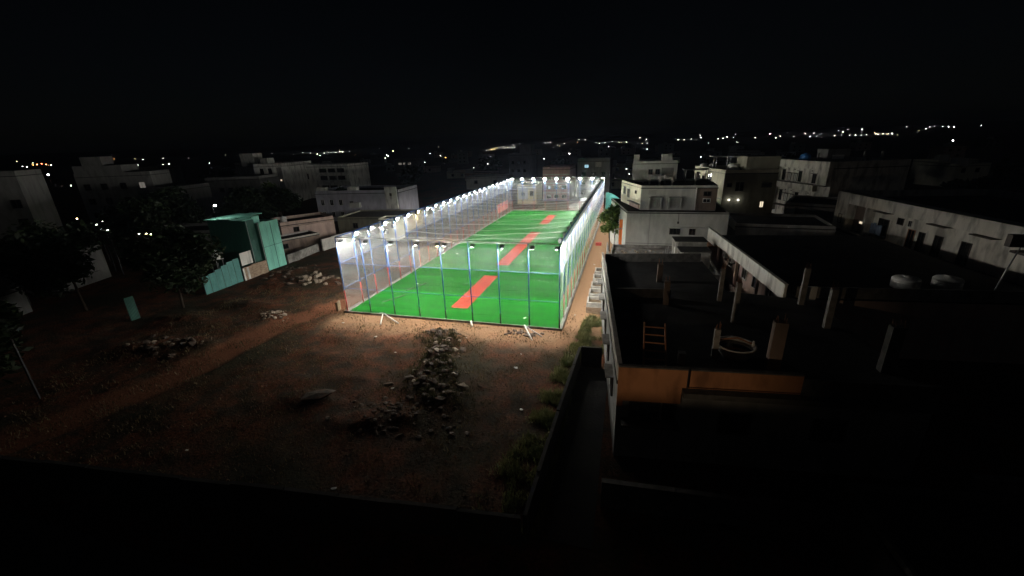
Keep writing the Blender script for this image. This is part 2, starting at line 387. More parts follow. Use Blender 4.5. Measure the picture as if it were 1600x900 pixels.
def wall_net(a, b_, name, r=RAD):
    a = np.array(a); b_ = np.array(b_); ln = np.linalg.norm(b_-a); nn = int(ln/CELL); lines = []
    nrm = np.array([-(b_-a)[1], (b_-a)[0]])/ln
    zz = np.linspace(0, HT, 7)
    bulge = lambda s, z: .05*math.sin(s*1.9)*math.sin(z*1.1)+.06*abs(math.sin(z*PI*3/HT))
    for i in range(nn+1):
        p = a+(b_-a)*i/nn; s = ln*i/nn
        lines.append([(*(p+nrm*bulge(s, z)), z) for z in zz])
    for i in range(nn):     # the top third is hung double
        p = a+(b_-a)*(i+.5)/nn; s = ln*(i+.5)/nn
        lines.append((max(r, .0021), [(*(p+nrm*bulge(s, z)), z) for z in zz[4:]]))
    nz_ = int(HT/CELL); m_ = int(ln/1.2)
    for i in range(nz_+1):
        z = .05+(HT-.05)*i/nz_
        lines.append([(*(a+(b_-a)*k/m_+nrm*bulge(ln*k/m_, z)), z) for k in range(m_+1)])
    o = link(name, strands(lines, r, name), cage); o['kind'] = 'stuff'
e = .07
wall_net((-e, -e), (X1-X0+e, -e), 'end_net', .0008)
wall_net((X1-X0+e, Y1-Y0+e), (-e, Y1-Y0+e), 'end_net')
wall_net((-e, Y1-Y0+e), (-e, -e), 'side_net', .0024)
wall_net((X1-X0+e, -e), (X1-X0+e, Y1-Y0+e), 'side_net', .001)
def roofz(x, y):
    u = x/(X1-X0); v = y/BY
    s = .75*math.sin(PI*u)**.8*min(1, .25+y/9)*min(1, .25+(Y1-Y0-y)/9)
    return HT-.02-s-(.1+.2*abs(noise.noise((v*.6+9, 0, 0))))*abs(math.sin(PI*(v+.25*noise.noise((x/7, v*.5, 4)))))*min(1, 6*u, 6*(1-u))**.5-.22*noise.noise((x/4, y/2.2, 1))*min(1, 4*u, 4*(1-u))
lines = []
for y in np.arange(0, Y1-Y0, .075): lines.append([(x, y, roofz(x, y)) for x in np.linspace(0, X1-X0, 17)])
for x in np.arange(0, X1-X0, .085): lines.append([(x, y, roofz(x, y)) for y in np.arange(0, Y1-Y0+.01, BY/4)])
o = link('roof_net', strands(lines, .001, 'roof_net'), cage); o['kind'] = 'stuff'
for j in range(1, NY):
    MB().tube([(x, j*BY, roofz(x, j*BY)+.01) for x in np.linspace(0, X1-X0, 17)], .005, 5).build('roof_cable', 'galvanised', cage, smooth=True)

# ------------------------------------------------------------------ floodlights
xv = Vector((1, 0, 0))
def lamp_meshes(ta, hood):
    nv = Vector((0, math.sin(ta), -math.cos(ta))); tv_ = Vector((0, math.cos(ta), math.sin(ta)))
    hb = MB(); hb.obox(-nv*.05, xv*(.3 if hood else .22), tv_*.23, nv*.04)
    for k in range(9): hb.obox(-nv*.12+xv*((-.24+.06*k)*(1 if hood else .75)), xv*.008, tv_*.21, nv*.032)
    if hood:     # visor on the upper edge, cheeks at the sides
        hb.obox(nv*.06+tv_*.24, xv*.31, tv_*.01, nv*.1)
        for s_ in (-1, 1): hb.obox(nv*.1+xv*(.305*s_), xv*.01, tv_*.23, nv*.13)
    lb = MB(); wx = .27 if hood else .19
    _a = [-xv*wx-tv_*.2, xv*wx-tv_*.2, xv*wx+tv_*.2, -xv*wx+tv_*.2]     # bulging diffuser
    dp = .075 if hood else .035
    lb.add([q*.98-nv*.005 for q in _a]+[q*.86+nv*dp for q in _a], [(0, 1, 5, 4), (1, 2, 6, 5), (2, 3, 7, 6), (3, 0, 4, 7), (4, 5, 6, 7)])
    return hb.mesh('housing', 'steel_black'), [lb.mesh('lens', k_) for k_ in ('lens', 'lens', 'lens_dim', 'lens_hot')], lb.mesh('lens', 'lens_warm')
LM_DOWN = lamp_meshes(math.radians(22), False); LM_SIDE = lamp_meshes(math.radians(66), True); LM_FAR = lamp_meshes(math.radians(48), True)
br = MB(); br.tube([(-.33, 0, 0), (-.33, -.06, .26), (.33, -.06, .26), (.33, 0, 0)], .014, 6); br.tube([(0, -.06, .26), (0, -.33, .32)], .02, 6)
me_b = br.mesh('bracket', 'steel_black')
def flood(x, y, z, rz, label, grp, warm=False, lm=None):
    me_h, me_l, me_lw = lm or LM_SIDE
    t = thing('floodlight', label, 'floodlight', (x, y, z), rz, grp)
    h_ = link('housing', me_h, t); link('bracket', me_b, h_); link('lens', me_lw if warm else random.choice(me_l), t)
ZL = HT-.34
for i in range(NX+1):
    flood(X0+i*BX+(.32 if i < NX else -.3), Y0+.4, ZL-.2, 0, 'floodlight at the near end of the cage, %s from the left' % ORD[i], 'floodlights on the near end', False, LM_DOWN)
flood(X0+4*BX-.42, Y0+.4, ZL-.2, 0, 'orange glowing floodlight at the near end of the cage', 'floodlights on the near end', True, LM_DOWN)
for i in range(NX+1):
    flood(X0+i*BX+(.32 if i == 0 else -.32 if i == NX else 0), Y1-.34, HT-.2, PI, 'floodlight on the far end of the cage, %s from the left' % ORD[i], 'floodlights on the far end', False, LM_FAR)
for j in range(1, NY):
    flood(X0+.34, Y0+j*BY, HT-.2, -PI/2, 'floodlight on the left long side of the cage, %s from the camera' % ORD[j-1], 'floodlights on the left long side', j == 6)
    flood(X1-.36, Y0+j*BY, ZL, PI/2, 'floodlight on the right long side of the cage, %s from the camera' % ORD[j-1], 'floodlights on the right long side')

# ------------------------------------------------------------------ houses
def ccw(poly):
    a = sum(p[0]*q[1]-q[0]*p[1] for p, q in zip(poly, poly[1:]+poly[:1]))
    return poly if a > 0 else poly[::-1]
def inset(poly, t):
    k = len(poly); out_ = []
    for i in range(k):
        p0, p1, p2 = Vector(poly[i-1]), Vector(poly[i]), Vector(poly[(i+1) % k])
        d1 = (p1-p0).normalized(); d2 = (p2-p1).normalized()
        n1 = Vector((-d1.y, d1.x)); n2 = Vector((-d2.y, d2.x)); bis = (n1+n2); bis = bis/max(.2, bis.dot(n1))
        out_.append(tuple(p1+bis*t))
    return out_
def ring(mb, po, pi_, z0, z1):
    k = len(po); v = [(p[0], p[1], z) for z in (z0, z1) for p in po]+[(p[0], p[1], z) for z in (z0, z1) for p in pi_]
    f = []
    for i in range(k):
        j = (i+1) % k
        f += [(i, j, k+j, k+i), (2*k+j, 2*k+i, 3*k+i, 3*k+j), (k+i, k+j, 3*k+j, 3*k+i), (j, i, 2*k+i, 2*k+j)]
    mb.add(v, f)
class House:
    """flat-roofed block on a polygon footprint given in world metres"""
    def __init__(s, name, label, cat, poly, z0, z1, wall='grey_plaster', par=.9, roof='roof_dark', parmat=None, group=None, root=None):
        s.poly = ccw([tuple(map(float, p)) for p in poly]); s.o = s.poly[0]; s.z0 = z0
        s.root = root or thing(name, label, cat, (s.o[0], s.o[1], z0), 0, group)
        if root: s.o = (root.location.x, root.location.y); s.z0 = root.location.z
        loc = [s.l(p) for p in s.poly]; s.loc = loc
        zr = z1-par-s.z0
        s.wall = MB().prism(loc, z0-s.z0, zr-.12).build('wall', wall, s.root)
        MB().prism(inset(loc, -.06), zr-.119, zr).build('roof_slab', roof, s.root)
        if par > 0:
            mb = MB(); ring(mb, inset(loc, .02), inset(loc, .2), zr+.001, z1-s.z0); mb.build('parapet', parmat or wall, s.root)
    def l(s, p): return (p[0]-s.o[0], p[1]-s.o[1])
    def frame(s, A, B=None):
        """local frame on a wall running A->B (world); outward is to the right of the direction"""
        a = Vector(s.l(A)); b_ = Vector(s.l(B)); d_ = (b_-a); ln = d_.length; d_ /= ln
        return a, d_, Vector((d_.y, -d_.x)), ln
    def slab(s, A, B, s0, s1, z0, z1, o0, o1, name, mat, parent=None):
        """box on the wall A->B, from s0 to s1 along it, o0..o1 outwards"""
        a, d_, n_, ln = s.frame(A, B); mb = MB()
        P = [a+d_*s0+n_*o1, a+d_*s1+n_*o1, a+d_*s1+n_*o0, a+d_*s0+n_*o0]
        mb.prism([tuple(p) for p in ccw([tuple(q) for q in P])], z0-s.z0, z1-s.z0)
        return mb.build(name, mat, parent or s.root)
    def window(s, A, B, c, z, w=1.1, h=1.2, frame='frame_white', pane='glass', hood=None, bars=2, proud=.0, off=0):
        a, d_, n_, ln = s.frame(A, B); mb = MB(); t = .07
        def bx(m_, u0, u1, v0, v1, o0, o1):
            P = [a+d_*(c+u0)+n_*o1, a+d_*(c+u1)+n_*o1, a+d_*(c+u1)+n_*o0, a+d_*(c+u0)+n_*o0]
            m_.prism([tuple(p) for p in ccw([tuple(q) for q in P])], z+v0-s.z0, z+v1-s.z0)
        W2 = w/2; f0, f1 = off-.02, off+.09
        bx(mb, -W2-t, -W2, -t, h+t, f0, f1); bx(mb, W2, W2+t, -t, h+t, f0, f1); bx(mb, -W2, W2, -t, 0, f0, f1+.03); bx(mb, -W2, W2, h, h+t, f0, f1)
        for k in range(1, bars): bx(mb, -W2+w*k/bars-.02, -W2+w*k/bars+.02, 0, h, f0, f1-.03)
        o_ = mb.build('window', frame, s.root)
        p_ = MB(); bx(p_, -W2, W2, 0, h, off-.02, off+.02); p_.build('pane', pane, o_)
        if hood: q = MB(); bx(q, -W2-.2, W2+.2, h+.12, h+.2, f0, off+.5); q.build('hood', hood, o_)
        return o_
    def tank(s): pass
def W_(c0, c1, y): return (c0, y), (c1, y)
def water_tank(x, y, z, r, h, mat, label, grp='rooftop water tanks'):
    t = thing('water_tank', label, 'water tank', (x, y, z), 0, grp)
    prof = [(r*.97, 0), (r, .05)]
    for k in range(1, 5): zz = h*.75*k/5; prof += [(r, zz-.04), (r*.965, zz), (r, zz+.04)]
    prof += [(r, h*.75), (r*.9, h*.85), (r*.55, h*.95), (r*.3, h*.96)]
    MB().lathe(prof, 20).build('tank_body', mat, t, smooth=True)
    MB().lathe([(r*.3, h*.955), (r*.32, h), (r*.2, h*1.03)], 14).build('lid', mat, t, smooth=True)
def stub(x, y, z, w, h, mat, label, grp, d_=None, rebar=True):
    t = thing('column_stub', label, 'column', (x, y, z), random.uniform(-.06, .06), grp); d_ = d_ or w
    mb = MB(); v = []; n_ = 5
    mb.box(-w/2, w/2, -d_/2, d_/2, 0, h); mb.build('shaft', mat, t)
    if rebar:
        for sx in (-1, 1):
            for sy in (-1, 1): MB().tube([(sx*w*.32, sy*d_*.32, h), (sx*w*.32+random.uniform(-.05, .05), sy*d_*.32+random.uniform(-.05, .05), h+random.uniform(.25, .5))], .012, 5).build('rebar', 'wood', t)

def corrugated(mb, y0, y1, z0, z1, x=0, axis='y', amp=.022, pitch=.13):
    n_ = max(4, 2*round((y1-y0)/pitch)); v = []
    for i in range(n_+1):
        t = y0+(y1-y0)*i/n_; o_ = x+(amp if i % 2 else 0)
        for z in (z0, z1): v.append((o_, t, z) if axis == 'y' else (t, -o_, z))
    back = [((x-.006, a[1], a[2]) if axis == 'y' else (a[0], -x+.006, a[2])) for a in v]; k = len(v)
    mb.add(v+back, [(2*i, 2*i+2, 2*i+3, 2*i+1) for i in range(n_)]+[(k+2*i, k+2*i+1, k+2*i+3, k+2*i+2) for i in range(n_)]+[(1, 2*n_+1, k+2*n_+1, k+1), (0, k, k+2*n_, 2*n_)])
    return mb

# --- house with orange parapet, nearest on the right
T0 = 5.0
oh_poly = [(.1, 20.3), (15.2, 21.9), (14.6, 35.2), (8.6, 36.4), (8.0, 45.6), (-2.2, 44.0)]
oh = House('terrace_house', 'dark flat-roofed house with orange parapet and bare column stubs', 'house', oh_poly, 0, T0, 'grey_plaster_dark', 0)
A, B = (.1, 20.3), (15.2, 21.9)
oh.slab(A, B, 0, 3.3, 3.95, 6.02, .03, .2, 'orange_panel', 'orange_paint')
oh.slab(A, B, 3.3, 9.0, 4.95, 6.02, .03, .2, 'orange_panel', 'orange_paint')
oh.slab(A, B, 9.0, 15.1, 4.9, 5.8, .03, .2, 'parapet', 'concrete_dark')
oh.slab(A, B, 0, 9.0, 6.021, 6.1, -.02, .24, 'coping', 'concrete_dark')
oh.slab(A, B, 3.3, 14.9, 4.6, 4.9, .02, .65, 'sun_shade', 'concrete_dark')
oh.slab(A, B, .25, 3.3, 2.6, 2.72, .02, .75, 'sun_shade', 'concrete_dark')
oh.slab(A, B, 0, .3, 3.55, 3.949, .03, .2, 'orange_panel', 'orange_paint')
oh.window(A, B, 1.5, 2.85, 1.5, .95, 'frame_dark', bars=3); oh.window(A, B, 2.8, 2.85, .6, .95, 'frame_dark')
oh.window(A, B, 6.2, 2.2, 1.5, 1.2, 'frame_dark', bars=3); oh.window(A, B, 10.8, 2.2, 1.5, 1.2, 'frame_dark', bars=3)
AL, BL = (-2.2, 44.0), (.1, 20.3)
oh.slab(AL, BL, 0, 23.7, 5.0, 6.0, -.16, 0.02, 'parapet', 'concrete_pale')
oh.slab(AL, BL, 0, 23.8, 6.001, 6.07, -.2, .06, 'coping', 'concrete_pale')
for k in range(5): oh.window(AL, BL, 3+4.4*k, 2.4, 1.2, 1.2, 'frame_dark', hood='concrete')
oh.slab((8.0, 45.6), (-2.2, 44.0), .2, 10.0, 5.0, 5.9, -.16, .0, 'parapet', 'concrete_dark')
oh.slab(A, B, 3.45, 3.5, 5.1, 6.3, .42, .47, 'railing_post', 'steel_black')
oh.slab(A, B, 3.45, 9.0, 5.04, 5.09, .42, .47, 'railing', 'steel_black')
# a wall divides the terrace
oh.slab((3.9, 34.0), (.0, 33.6), 0, 4.4, 5.0, 5.75, -.1, .1, 'parapet', 'concrete_dark')
GR = 'column stubs on the dark terrace'
stub(8.35, 23.2, T0, .62, 3.0, 'brown_wall', 'thick brown column stub rising behind the orange parapet', GR, .5)
stub(7.75, 29.7, T0, .3, 3.0, 'concrete', 'slim column stub second behind the thick brown one', GR)
stub(7.6, 34.0, T0, .3, 2.7, 'concrete', 'slim column stub third behind the thick brown one', GR)
stub(5.55, 24.1, T0, .3, 1.9, 'concrete', 'short column stub between the ladder and the round tub', GR)
stub(3.45, 32.5, T0, .42, 1.9, 'brown_wall', 'brown column stub in the middle of the terrace', GR)
stub(3.3, 38.1, T0, .45, 1.7, 'brown_wall', 'brown column stub at the far end of the terrace', GR)
stub(13.4, 34.3, T0, .34, 2.9, 'concrete', 'column stub in front of the long white parapet end', GR)
stub(13.5, 30.0, T0, .38, 2.8, 'concrete', 'column stub second right of the long white parapet end', GR)
stub(14.2, 24.4, T0, .6, 2.7, 'concrete_dark', 'broad grey column stub rightmost on the dark terrace', GR, .45)
stub(3.6, 23.0, T0, .4, .75, 'concrete', 'knee-high concrete stub beside the ladder', GR, rebar=False)
# ladder lying against the parapet
ld = thing('ladder', 'brown wooden ladder propped up inside the orange parapet', 'ladder', (2.1, 22.6, T0))
for s_ in (-1, 1): MB().tube([(s_*.62, -.6, .05), (s_*.6, 2.0, 1.75)], .055, 6).build('rail', 'wood', ld)
for k in range(5): y = -.1+.46*k; z = .05+(y+.6)*1.7/2.6; MB().tube([(-.62, y, z), (.62, y, z)], .045, 6).build('rung', 'wood', ld)
# tub
tb = thing('tub', 'round pale tub with dark water standing behind the orange parapet', 'tub', (6.75, 24.6, T0))
MB().lathe([(.7, 0), (.95, .35), (1.06, .72), (1.1, .75), (1.1, .8), (1.0, .8), (.9, .45)], 28).build('bowl', 'concrete_pale', tb, smooth=True)
MB().lathe([(.95, .56), (.95, .575)], 24).build('water', 'glass', tb)
MB().tube([(-.9, .3, .86), (.2, .6, .92), (.85, .1, .86)], .05, 6).build('hose', 'wood', tb, smooth=True)
MB().tube([(.85, -.2, .82), (.85, -.2, 1.15)], .07, 8).build('spout', 'concrete_pale', tb, smooth=True)

# --- walls round the alley and the yard below the camera
def wall_run(name, label, pts, z, t, mat, n_panels, coping=True, group=None):
    ro = thing(name, label, 'wall', (pts[0][0], pts[0][1], 0), 0, group)
    for a, b_ in zip(pts, pts[1:]):
        a = Vector(a); b_ = Vector(b_); d_ = b_-a; ln = d_.length; d_ /= ln; nn = Vector((d_.y, -d_.x))*t/2
        k = max(1, round(ln/n_panels)); o_ = Vector(pts[0])
        for i in range(k):
            p = a+d_*(ln*i/k+.01)-o_; q = a+d_*(ln*(i+1)/k-.01)-o_; zz = z*random.uniform(.97, 1.03)
            MB().prism(ccw([tuple(p+nn), tuple(q+nn), tuple(q-nn), tuple(p-nn)]), -.2, zz).build('panel', mat, ro)
            if coping: MB().prism(ccw([tuple(p+nn*1.35), tuple(q+nn*1.35), tuple(q-nn*1.35), tuple(p-nn*1.35)]), zz, zz+.07).build('coping', mat, ro)
    return ro
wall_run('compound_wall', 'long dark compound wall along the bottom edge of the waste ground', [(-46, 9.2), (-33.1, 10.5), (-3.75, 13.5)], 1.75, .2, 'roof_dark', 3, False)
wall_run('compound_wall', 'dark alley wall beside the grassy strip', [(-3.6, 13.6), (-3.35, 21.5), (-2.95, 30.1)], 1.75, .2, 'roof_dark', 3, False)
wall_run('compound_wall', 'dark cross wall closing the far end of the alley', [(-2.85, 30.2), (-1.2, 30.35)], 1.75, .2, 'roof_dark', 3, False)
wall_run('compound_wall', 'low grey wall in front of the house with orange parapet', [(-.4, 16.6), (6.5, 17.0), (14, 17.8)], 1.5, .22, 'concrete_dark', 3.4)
lh = House('shed', 'low dark flat-roofed shed at the bottom right below the terrace house', 'shed', [(10.2, 12.0), (22, 13.2), (21.4, 18.6), (9.8, 17.2)], 0, 3.2, 'concrete_dark', .3)
lh.window((10.2, 12.0), (22, 13.2), 3, 1.2, 1.2, 1.1, 'frame_dark')
wall_run('compound_wall', 'dark yard wall at the bottom right corner', [(16.2, 20.0), (26, 21.2)], 2.2, .25, 'concrete', 3)
gp = MB().box(-3.2, -.6, 14, 30, -.25, .012).build('shaded_alley_floor', 'roof_dark'); tag(gp, 'alley floor with the wall shade put into its dark colour', None, kind='structure')  # dark sheet; the alley wall's shade is put into its colour
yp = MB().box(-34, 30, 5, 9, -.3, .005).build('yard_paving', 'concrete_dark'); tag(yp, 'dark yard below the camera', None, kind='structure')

# --- concrete boxes between cage and terrace house
for k, (y, zt) in enumerate(((42.2, 1.25), (44.6, 1.35), (47.3, 1.3), (50.2, 1.35), (53.2, 1.3))):
    nm = ('nearest', 'second nearest', 'middle', 'second farthest', 'farthest')[k]
    t = thing('concrete_chamber', 'open pale concrete chamber beside the cage, %s of five' % nm, 'chamber', (-2.6, y, 0), .03, 'concrete chambers beside the cage')
    MB().box(-.95, .95, -1.0, 1.0, -.1, .72).build('plinth', 'brick_wall', t)
    mb = MB(); ring(mb, [(-.9, -.95), (.9, -.95), (.9, .95), (-.9, .95)], [(-.72, -.77), (.72, -.77), (.72, .77), (-.72, .77)], .721, zt); mb.build('rim', 'concrete_pale', t)
    MB().box(-.715, .715, -.765, .765, .722, .95).build('filling', 'pale_soil', t)
wall_run('compound_wall', 'dark sheet wall between the cage path and the small tree', [(-1.9, 56.5), (-2.6, 66)], 2.1, .15, 'grey_plaster_dark', 2.6, False)

# --- rubble-strewn low roof behind the terrace house
lr = House('low_house', 'low house with rubble and junk on its pale roof', 'house', [(-2.0, 46.4), (10.4, 47.6), (10.8, 60.8), (-1.6, 60.6)], 0, 3.0, 'concrete', .35, 'concrete')
stmesh = []
for k in range(7):
    import bmesh
    bm = bmesh.new(); bmesh.ops.create_icosphere(bm, subdivisions=1, radius=1)
    for v in bm.verts:
        q = 1+.45*noise.noise(v.co*1.3+Vector((k*9.1, 0, 0)))+.12*random.uniform(-1, 1); v.co *= q; v.co.z *= .62; v.co.x *= random.uniform(.95, 1.05)
    me = bpy.data.meshes.new('stone'); bm.to_mesh(me); bm.free(); me.materials.append(MATS['stone']); stmesh.append(me)
stpale = []
for me in stmesh[:4]:
    c_ = me.copy(); c_.materials.clear(); c_.materials.append(MATS['stone_pale']); stpale.append(c_)
stlit = []
for me in stmesh[:3]:
    c_ = me.copy(); c_.materials.clear(); c_.materials.append(MATS['litter']); stlit.append(c_)
def put_stone(parent, x, y, z, s, meshes, name='stone'):
    o_ = link(name, random.choice(meshes), parent, (x, y, z)); o_.scale = (s*random.uniform(.8, 1.4), s*random.uniform(.7, 1.1), s*random.uniform(.6, 1.0))
    o_.rotation_euler = (random.uniform(-.4, .4), random.uniform(-.4, .4), random.uniform(0, 6.28)); return o_
jk = thing('debris_pile', 'scattered broken concrete on the low pale roof', 'debris', (2.0, 54, 2.66))
for k in range(60):
    put_stone(jk, random.uniform(-3.2, 3.5), random.uniform(-5, 5), .04, random.uniform(.08, .3), stpale)
for k, (px, py, z, s_, lab) in enumerate(((6.4, 49.6, 2.66, 1.0, 'nearer of two narrow concrete stair boxes on the low roof'), (6.2, 53.6, 2.66, 1.12, 'farther of two narrow concrete stair boxes on the low roof'))):
    t = thing('stair_box', lab, 'stair head', (px, py, z), .06, 'stair boxes on the low roof')
    w, d_, h_ = 3.2*s_, 2.2*s_, 2.3*s_
    MB().box(.3, w, 0, d_, 0, h_).build('wall', 'concrete', t)
    MB().box(-.1, w+.1, -.1, d_+.1, h_, h_+.1).build('roof_slab', 'roof_dark', t)
    MB().box(0, .299, 0, .3, 0, h_-.002).build('jamb', 'concrete_pale', t); MB().box(0, .299, d_-.3, d_, 0, h_-.002).build('jamb', 'concrete_pale', t)
    MB().box(.24, .298, .3, d_-.3, .1, h_*.55).build('door', 'frame_white', t)
for k in range(5):
    t = MB().tube([(4.6+.28*k, 52.5+.3*(k % 2), 2.66), (4.7+.27*k, 52.4, 4.3+.3*(k % 3))], .03, 6).build('standing_pipe', 'galvanised'); tag(t, 'upright thin pipe beside the stair boxes on the low roof', 'pipe', 'upright pipes on the low roof')
wp = thing('drain_pipe', 'bent white pipe at the left corner of the blank grey wall', 'pipe', (-.5, 60.5, 0))
MB().tube([(-.9, 0, 0), (-.9, 0, 5.2), (0, 0.2, 5.3)], .09, 8).build('pipe', 'white_pipe', wp, smooth=True)
oc = thing('cloth_sheet', 'bright orange cloth hanging at the left edge of the blank grey wall', 'cloth', (-.45, 61.2, 0))
MB().box(-.35, .1, -.04, .04, 2.6, 6.5).build('cloth', 'orange_cloth', oc); MB().tube([(-.37, 0, 0), (-.37, 0, 6.6)], .04, 6).build('pole', 'white_pipe', oc)

# --- blank grey wall house with upper floor
gh = House('grey_house', 'two-storey house with a wide blank grey front wall', 'house', [(.15, 62), (13.6, 62), (14, 76.5), (-2.6, 76.5)], 0, 7.5, 'grey_plaster', .1, 'roof_dark')
A, B = (.15, 62), (13.6, 62)
gh.slab(A, B, 5.7, 10.6, 5.3, 5.42, .02, .5, 'sun_shade', 'grey_plaster')
gh.window(A, B, 6.7, 4.4, 1.3, .8, 'frame_dark', bars=3); gh.window(A, B, 9.0, 4.4, .7, .8, 'frame_dark')
gh.slab(A, B, 6.9, 7.15, 5.9, 6.2, .02, .12, 'meter_box', 'frame_dark'); gh.slab(A, B, 7.0, 7.05, 6.2, 7.35, .02, .06, 'conduit', 'frame_dark')
gh.slab(A, B, 0, 13.4, 2.9, 2.98, .02, .05, 'string_course', 'grey_plaster_dark')
gh.slab(A, B, 3.2, 3.24, .5, 7.3, .02, .05, 'joint', 'grey_plaster_dark')
uh_poly = [(2.0, 64.3), (12.2, 64.3), (12.6, 75.6), (-.9, 73.4)]
uh = House('upper_house', 'upper storey with cream side wall standing on the grey house', 'house', uh_poly, 7.41, 10.9, 'grey_plaster', .3, 'roof_dark')
A, B = (2.0, 64.3), (12.2, 64.3)
for c_ in (2.05, 4.75):
    uh.slab(A, B, c_-.9, c_+.9, 9.25, 9.36, .02, .5, 'hood', 'grey_plaster_dark'); uh.slab(A, B, c_-.62, c_+.62, 7.75, 9.15, .02, .07, 'shutter', 'shutter')
    uh.slab(A, B, c_-.9, c_-.72, 7.6, 9.25, .02, .4, 'fin', 'grey_plaster'); uh.slab(A, B, c_+.72, c_+.9, 7.6, 9.25, .02, .4, 'fin', 'grey_plaster')
uh.slab(A, B, 1.0, 2.1, 9.65, 10.3, .02, .06, 'vent_grille', 'shutter')
uh.slab(A, B, 7.35, 7.5, 7.5, 10.6, .02, .15, 'drain_pipe', 'white_pipe')
uh.slab(A, B, 7.5, 10.15, 7.45, 10.55, .02, .06, 'brown_panel', 'brown_wall')
uh.window(A, B, 8.9, 9.5, .9, .55, 'frame_dark', off=.06); uh.window(A, B, 8.9, 8.6, .9, .45, 'frame_white', off=.06)
AL, BL = (-.9, 73.4), (2.0, 64.3)
uh.slab(AL, BL, 0.02, 9.5, 7.5, 10.9, .02, .06, 'cream_face', 'cream')
uh.window(AL, BL, 2.0, 8.9, 1.3, 1.2, 'frame_white', off=.05); uh.window(AL, BL, 4.0, 8.6, 1.1, 1.3, 'frame_white', off=.05)
uh.window(AL, BL, 7.4, 9.6, .5, .35, 'frame_dark', off=.05); uh.slab(AL, BL, 5.2, 9.3, 7.55, 8.2, .06, .3, 'pink_box', 'pinkish'); uh.slab(AL, BL, 5.0, 9.45, 8.201, 8.3, .06, .6, 'hood', 'grey_plaster_dark')
for k, (x, y, h_) in enumerate(((1.0, 72.2, 1.3), (2.4, 72.6, 1.1), (3.3, 69.6, 1.4), (4.6, 67.2, 1.5), (5.6, 70.6, 1.3), (6.3, 66.4, 1.1), (7.2, 73.2, 1.6), (9.6, 67.6, 1.7))):
    stub(x, y, 10.6, .26, h_, 'concrete_pale', 'column stub on the flat roof of the upper house, %s from the left' % ORD[k], 'column stubs on the upper house roof', rebar=False)
for k, (x, y) in enumerate(((10.3, 72.6),)):
    t = thing('roof_shelter', 'open frame shelter on the roof of the upper house', 'shelter', (x, y, 10.6))
    for sx in (-1.6, 1.6):
        for sy in (-1, 1): MB().tube([(sx, sy, 0), (sx, sy, 1.9)], .07, 6).build('post', 'concrete', t)
    MB().box(-1.9, 1.9, -1.2, 1.2, 1.9, 2.0).build('roof_sheet', 'concrete_dark', t)

# --- long white-parapet house on the right of it
wh_poly = [(11.6, 59.0), (13.6, 35.8), (31.5, 37.6), (29.5, 60.8)]
wh = House('white_parapet_house', 'long low house with a bright white parapet above a shaded balcony', 'house', wh_poly, 0, 5.0, 'pinkish', 0)
A, B = (11.6, 59.0), (13.6, 35.8)
wh.slab(A, B, 0, 23.2, 4.85, 6.0, .75, .95, 'parapet', 'white_plaster')
wh.slab(A, B, 0, 23.2, 6.001, 6.07, .7, 1.0, 'coping', 'white_plaster')
wh.slab(A, B, 0, 23.2, 4.72, 4.849, .02, .96, 'balcony_slab', 'white_plaster')
wh.slab((13.6, 35.8), (31.5, 37.6), 0, 18, 5.0, 5.9, -.2, -.02, 'parapet', 'concrete')
wh.slab((13.6, 35.8), (31.5, 37.6), .1, 1.3, 4.2, 6.0, .02, .2, 'parapet_return', 'white_plaster')
wh.slab(A, B, 0, 3.2, 4.3, 4.71, .75, .92, 'fascia', 'white_plaster')
for c_, z, w, h_, fr in ((3.0, 2.2, 1.0, 2.0, 'wood'), (5.4, 3.2, .6, .6, 'frame_dark'), (7.4, 2.9, 1.2, 1.2, 'frame_white'), (9.6, 2.1, 1.1, 2.2, 'frame_dark'), (12, 2.9, 1.2, 1.2, 'frame_white'), (15, 2.9, 1.2, 1.2, 'frame_white'), (18.5, 2.9, 1.2, 1.2, 'frame_white')):
    wh.window(A, B, c_, z, w, h_, fr)
for c_ in (4.2, 11, 17): wh.slab(A, B, c_, c_+.25, 1.2, 4.72, .5, .75, 'balcony_post', 'pinkish')
wh.slab(A, B, 0, 23, 1.2, 1.32, .02, 1.0, 'balcony_slab', 'concrete'); wh.slab(A, B, 4, 23, 1.321, 2.0, .85, .97, 'balcony_rail', 'brown_wall')
for k, (c_, nm) in enumerate(((6.3, 'left'), (8.6, 'right'))):
    a, d_, n_, ln = wh.frame(A, B); p = a+d_*c_+n_*.4
    t = thing('air_conditioner', 'white air conditioner box under the long white parapet, %s of two' % nm, 'air conditioner', (p.x+11.6, p.y+59.0, 3.7), math.atan2(d_.y, d_.x), 'air conditioners under the white parapet')
    MB().box(-.4, .4, -.15, .15, 0, .6).build('case', 'white_pipe', t); MB().lathe([(.22, 0), (.22, .02)], 16).build('fan_grille', 'steel_black', t, (.05, -.16, .3)).rotation_euler = (PI/2, 0, 0); MB().box(-.4, .4, -.1, .38, -.05, -.001).build('shelf', 'steel_black', t)
for k, (x, y, nm) in enumerate(((22.8, 39.9, 'left'), (25.9, 40.4, 'right'))):
    water_tank(x, y, 5.0, .95, 1.0, 'tank_white', 'squat pale water tank on the black roof, %s of two' % nm)
pl = thing('lamp_pole', 'slim leaning pole with a small box on the dark roof at right', 'pole', (27.6, 38.4, 5.0))
MB().tube([(0, 0, 0), (.35, .1, 2.0), (.75, .15, 4.0)], .05, 6).build('pole', 'galvanised', pl, smooth=True)
MB().box(-.1, 1.2, -.1, .4, 4.0, 4.9).build('box', 'frame_dark', pl)
ct = thing('courtyard_shed', 'small pink shed with brown roof edge beside the low house', 'shed', (9.9, 56, 3.0))
MB().box(0, 1.6, 0, 3.2, -3, 1.1).build('wall', 'pinkish', ct); MB().box(-.1, 1.7, -.1, 3.3, 1.1, 1.2).build('roof_sheet', 'wood', ct)
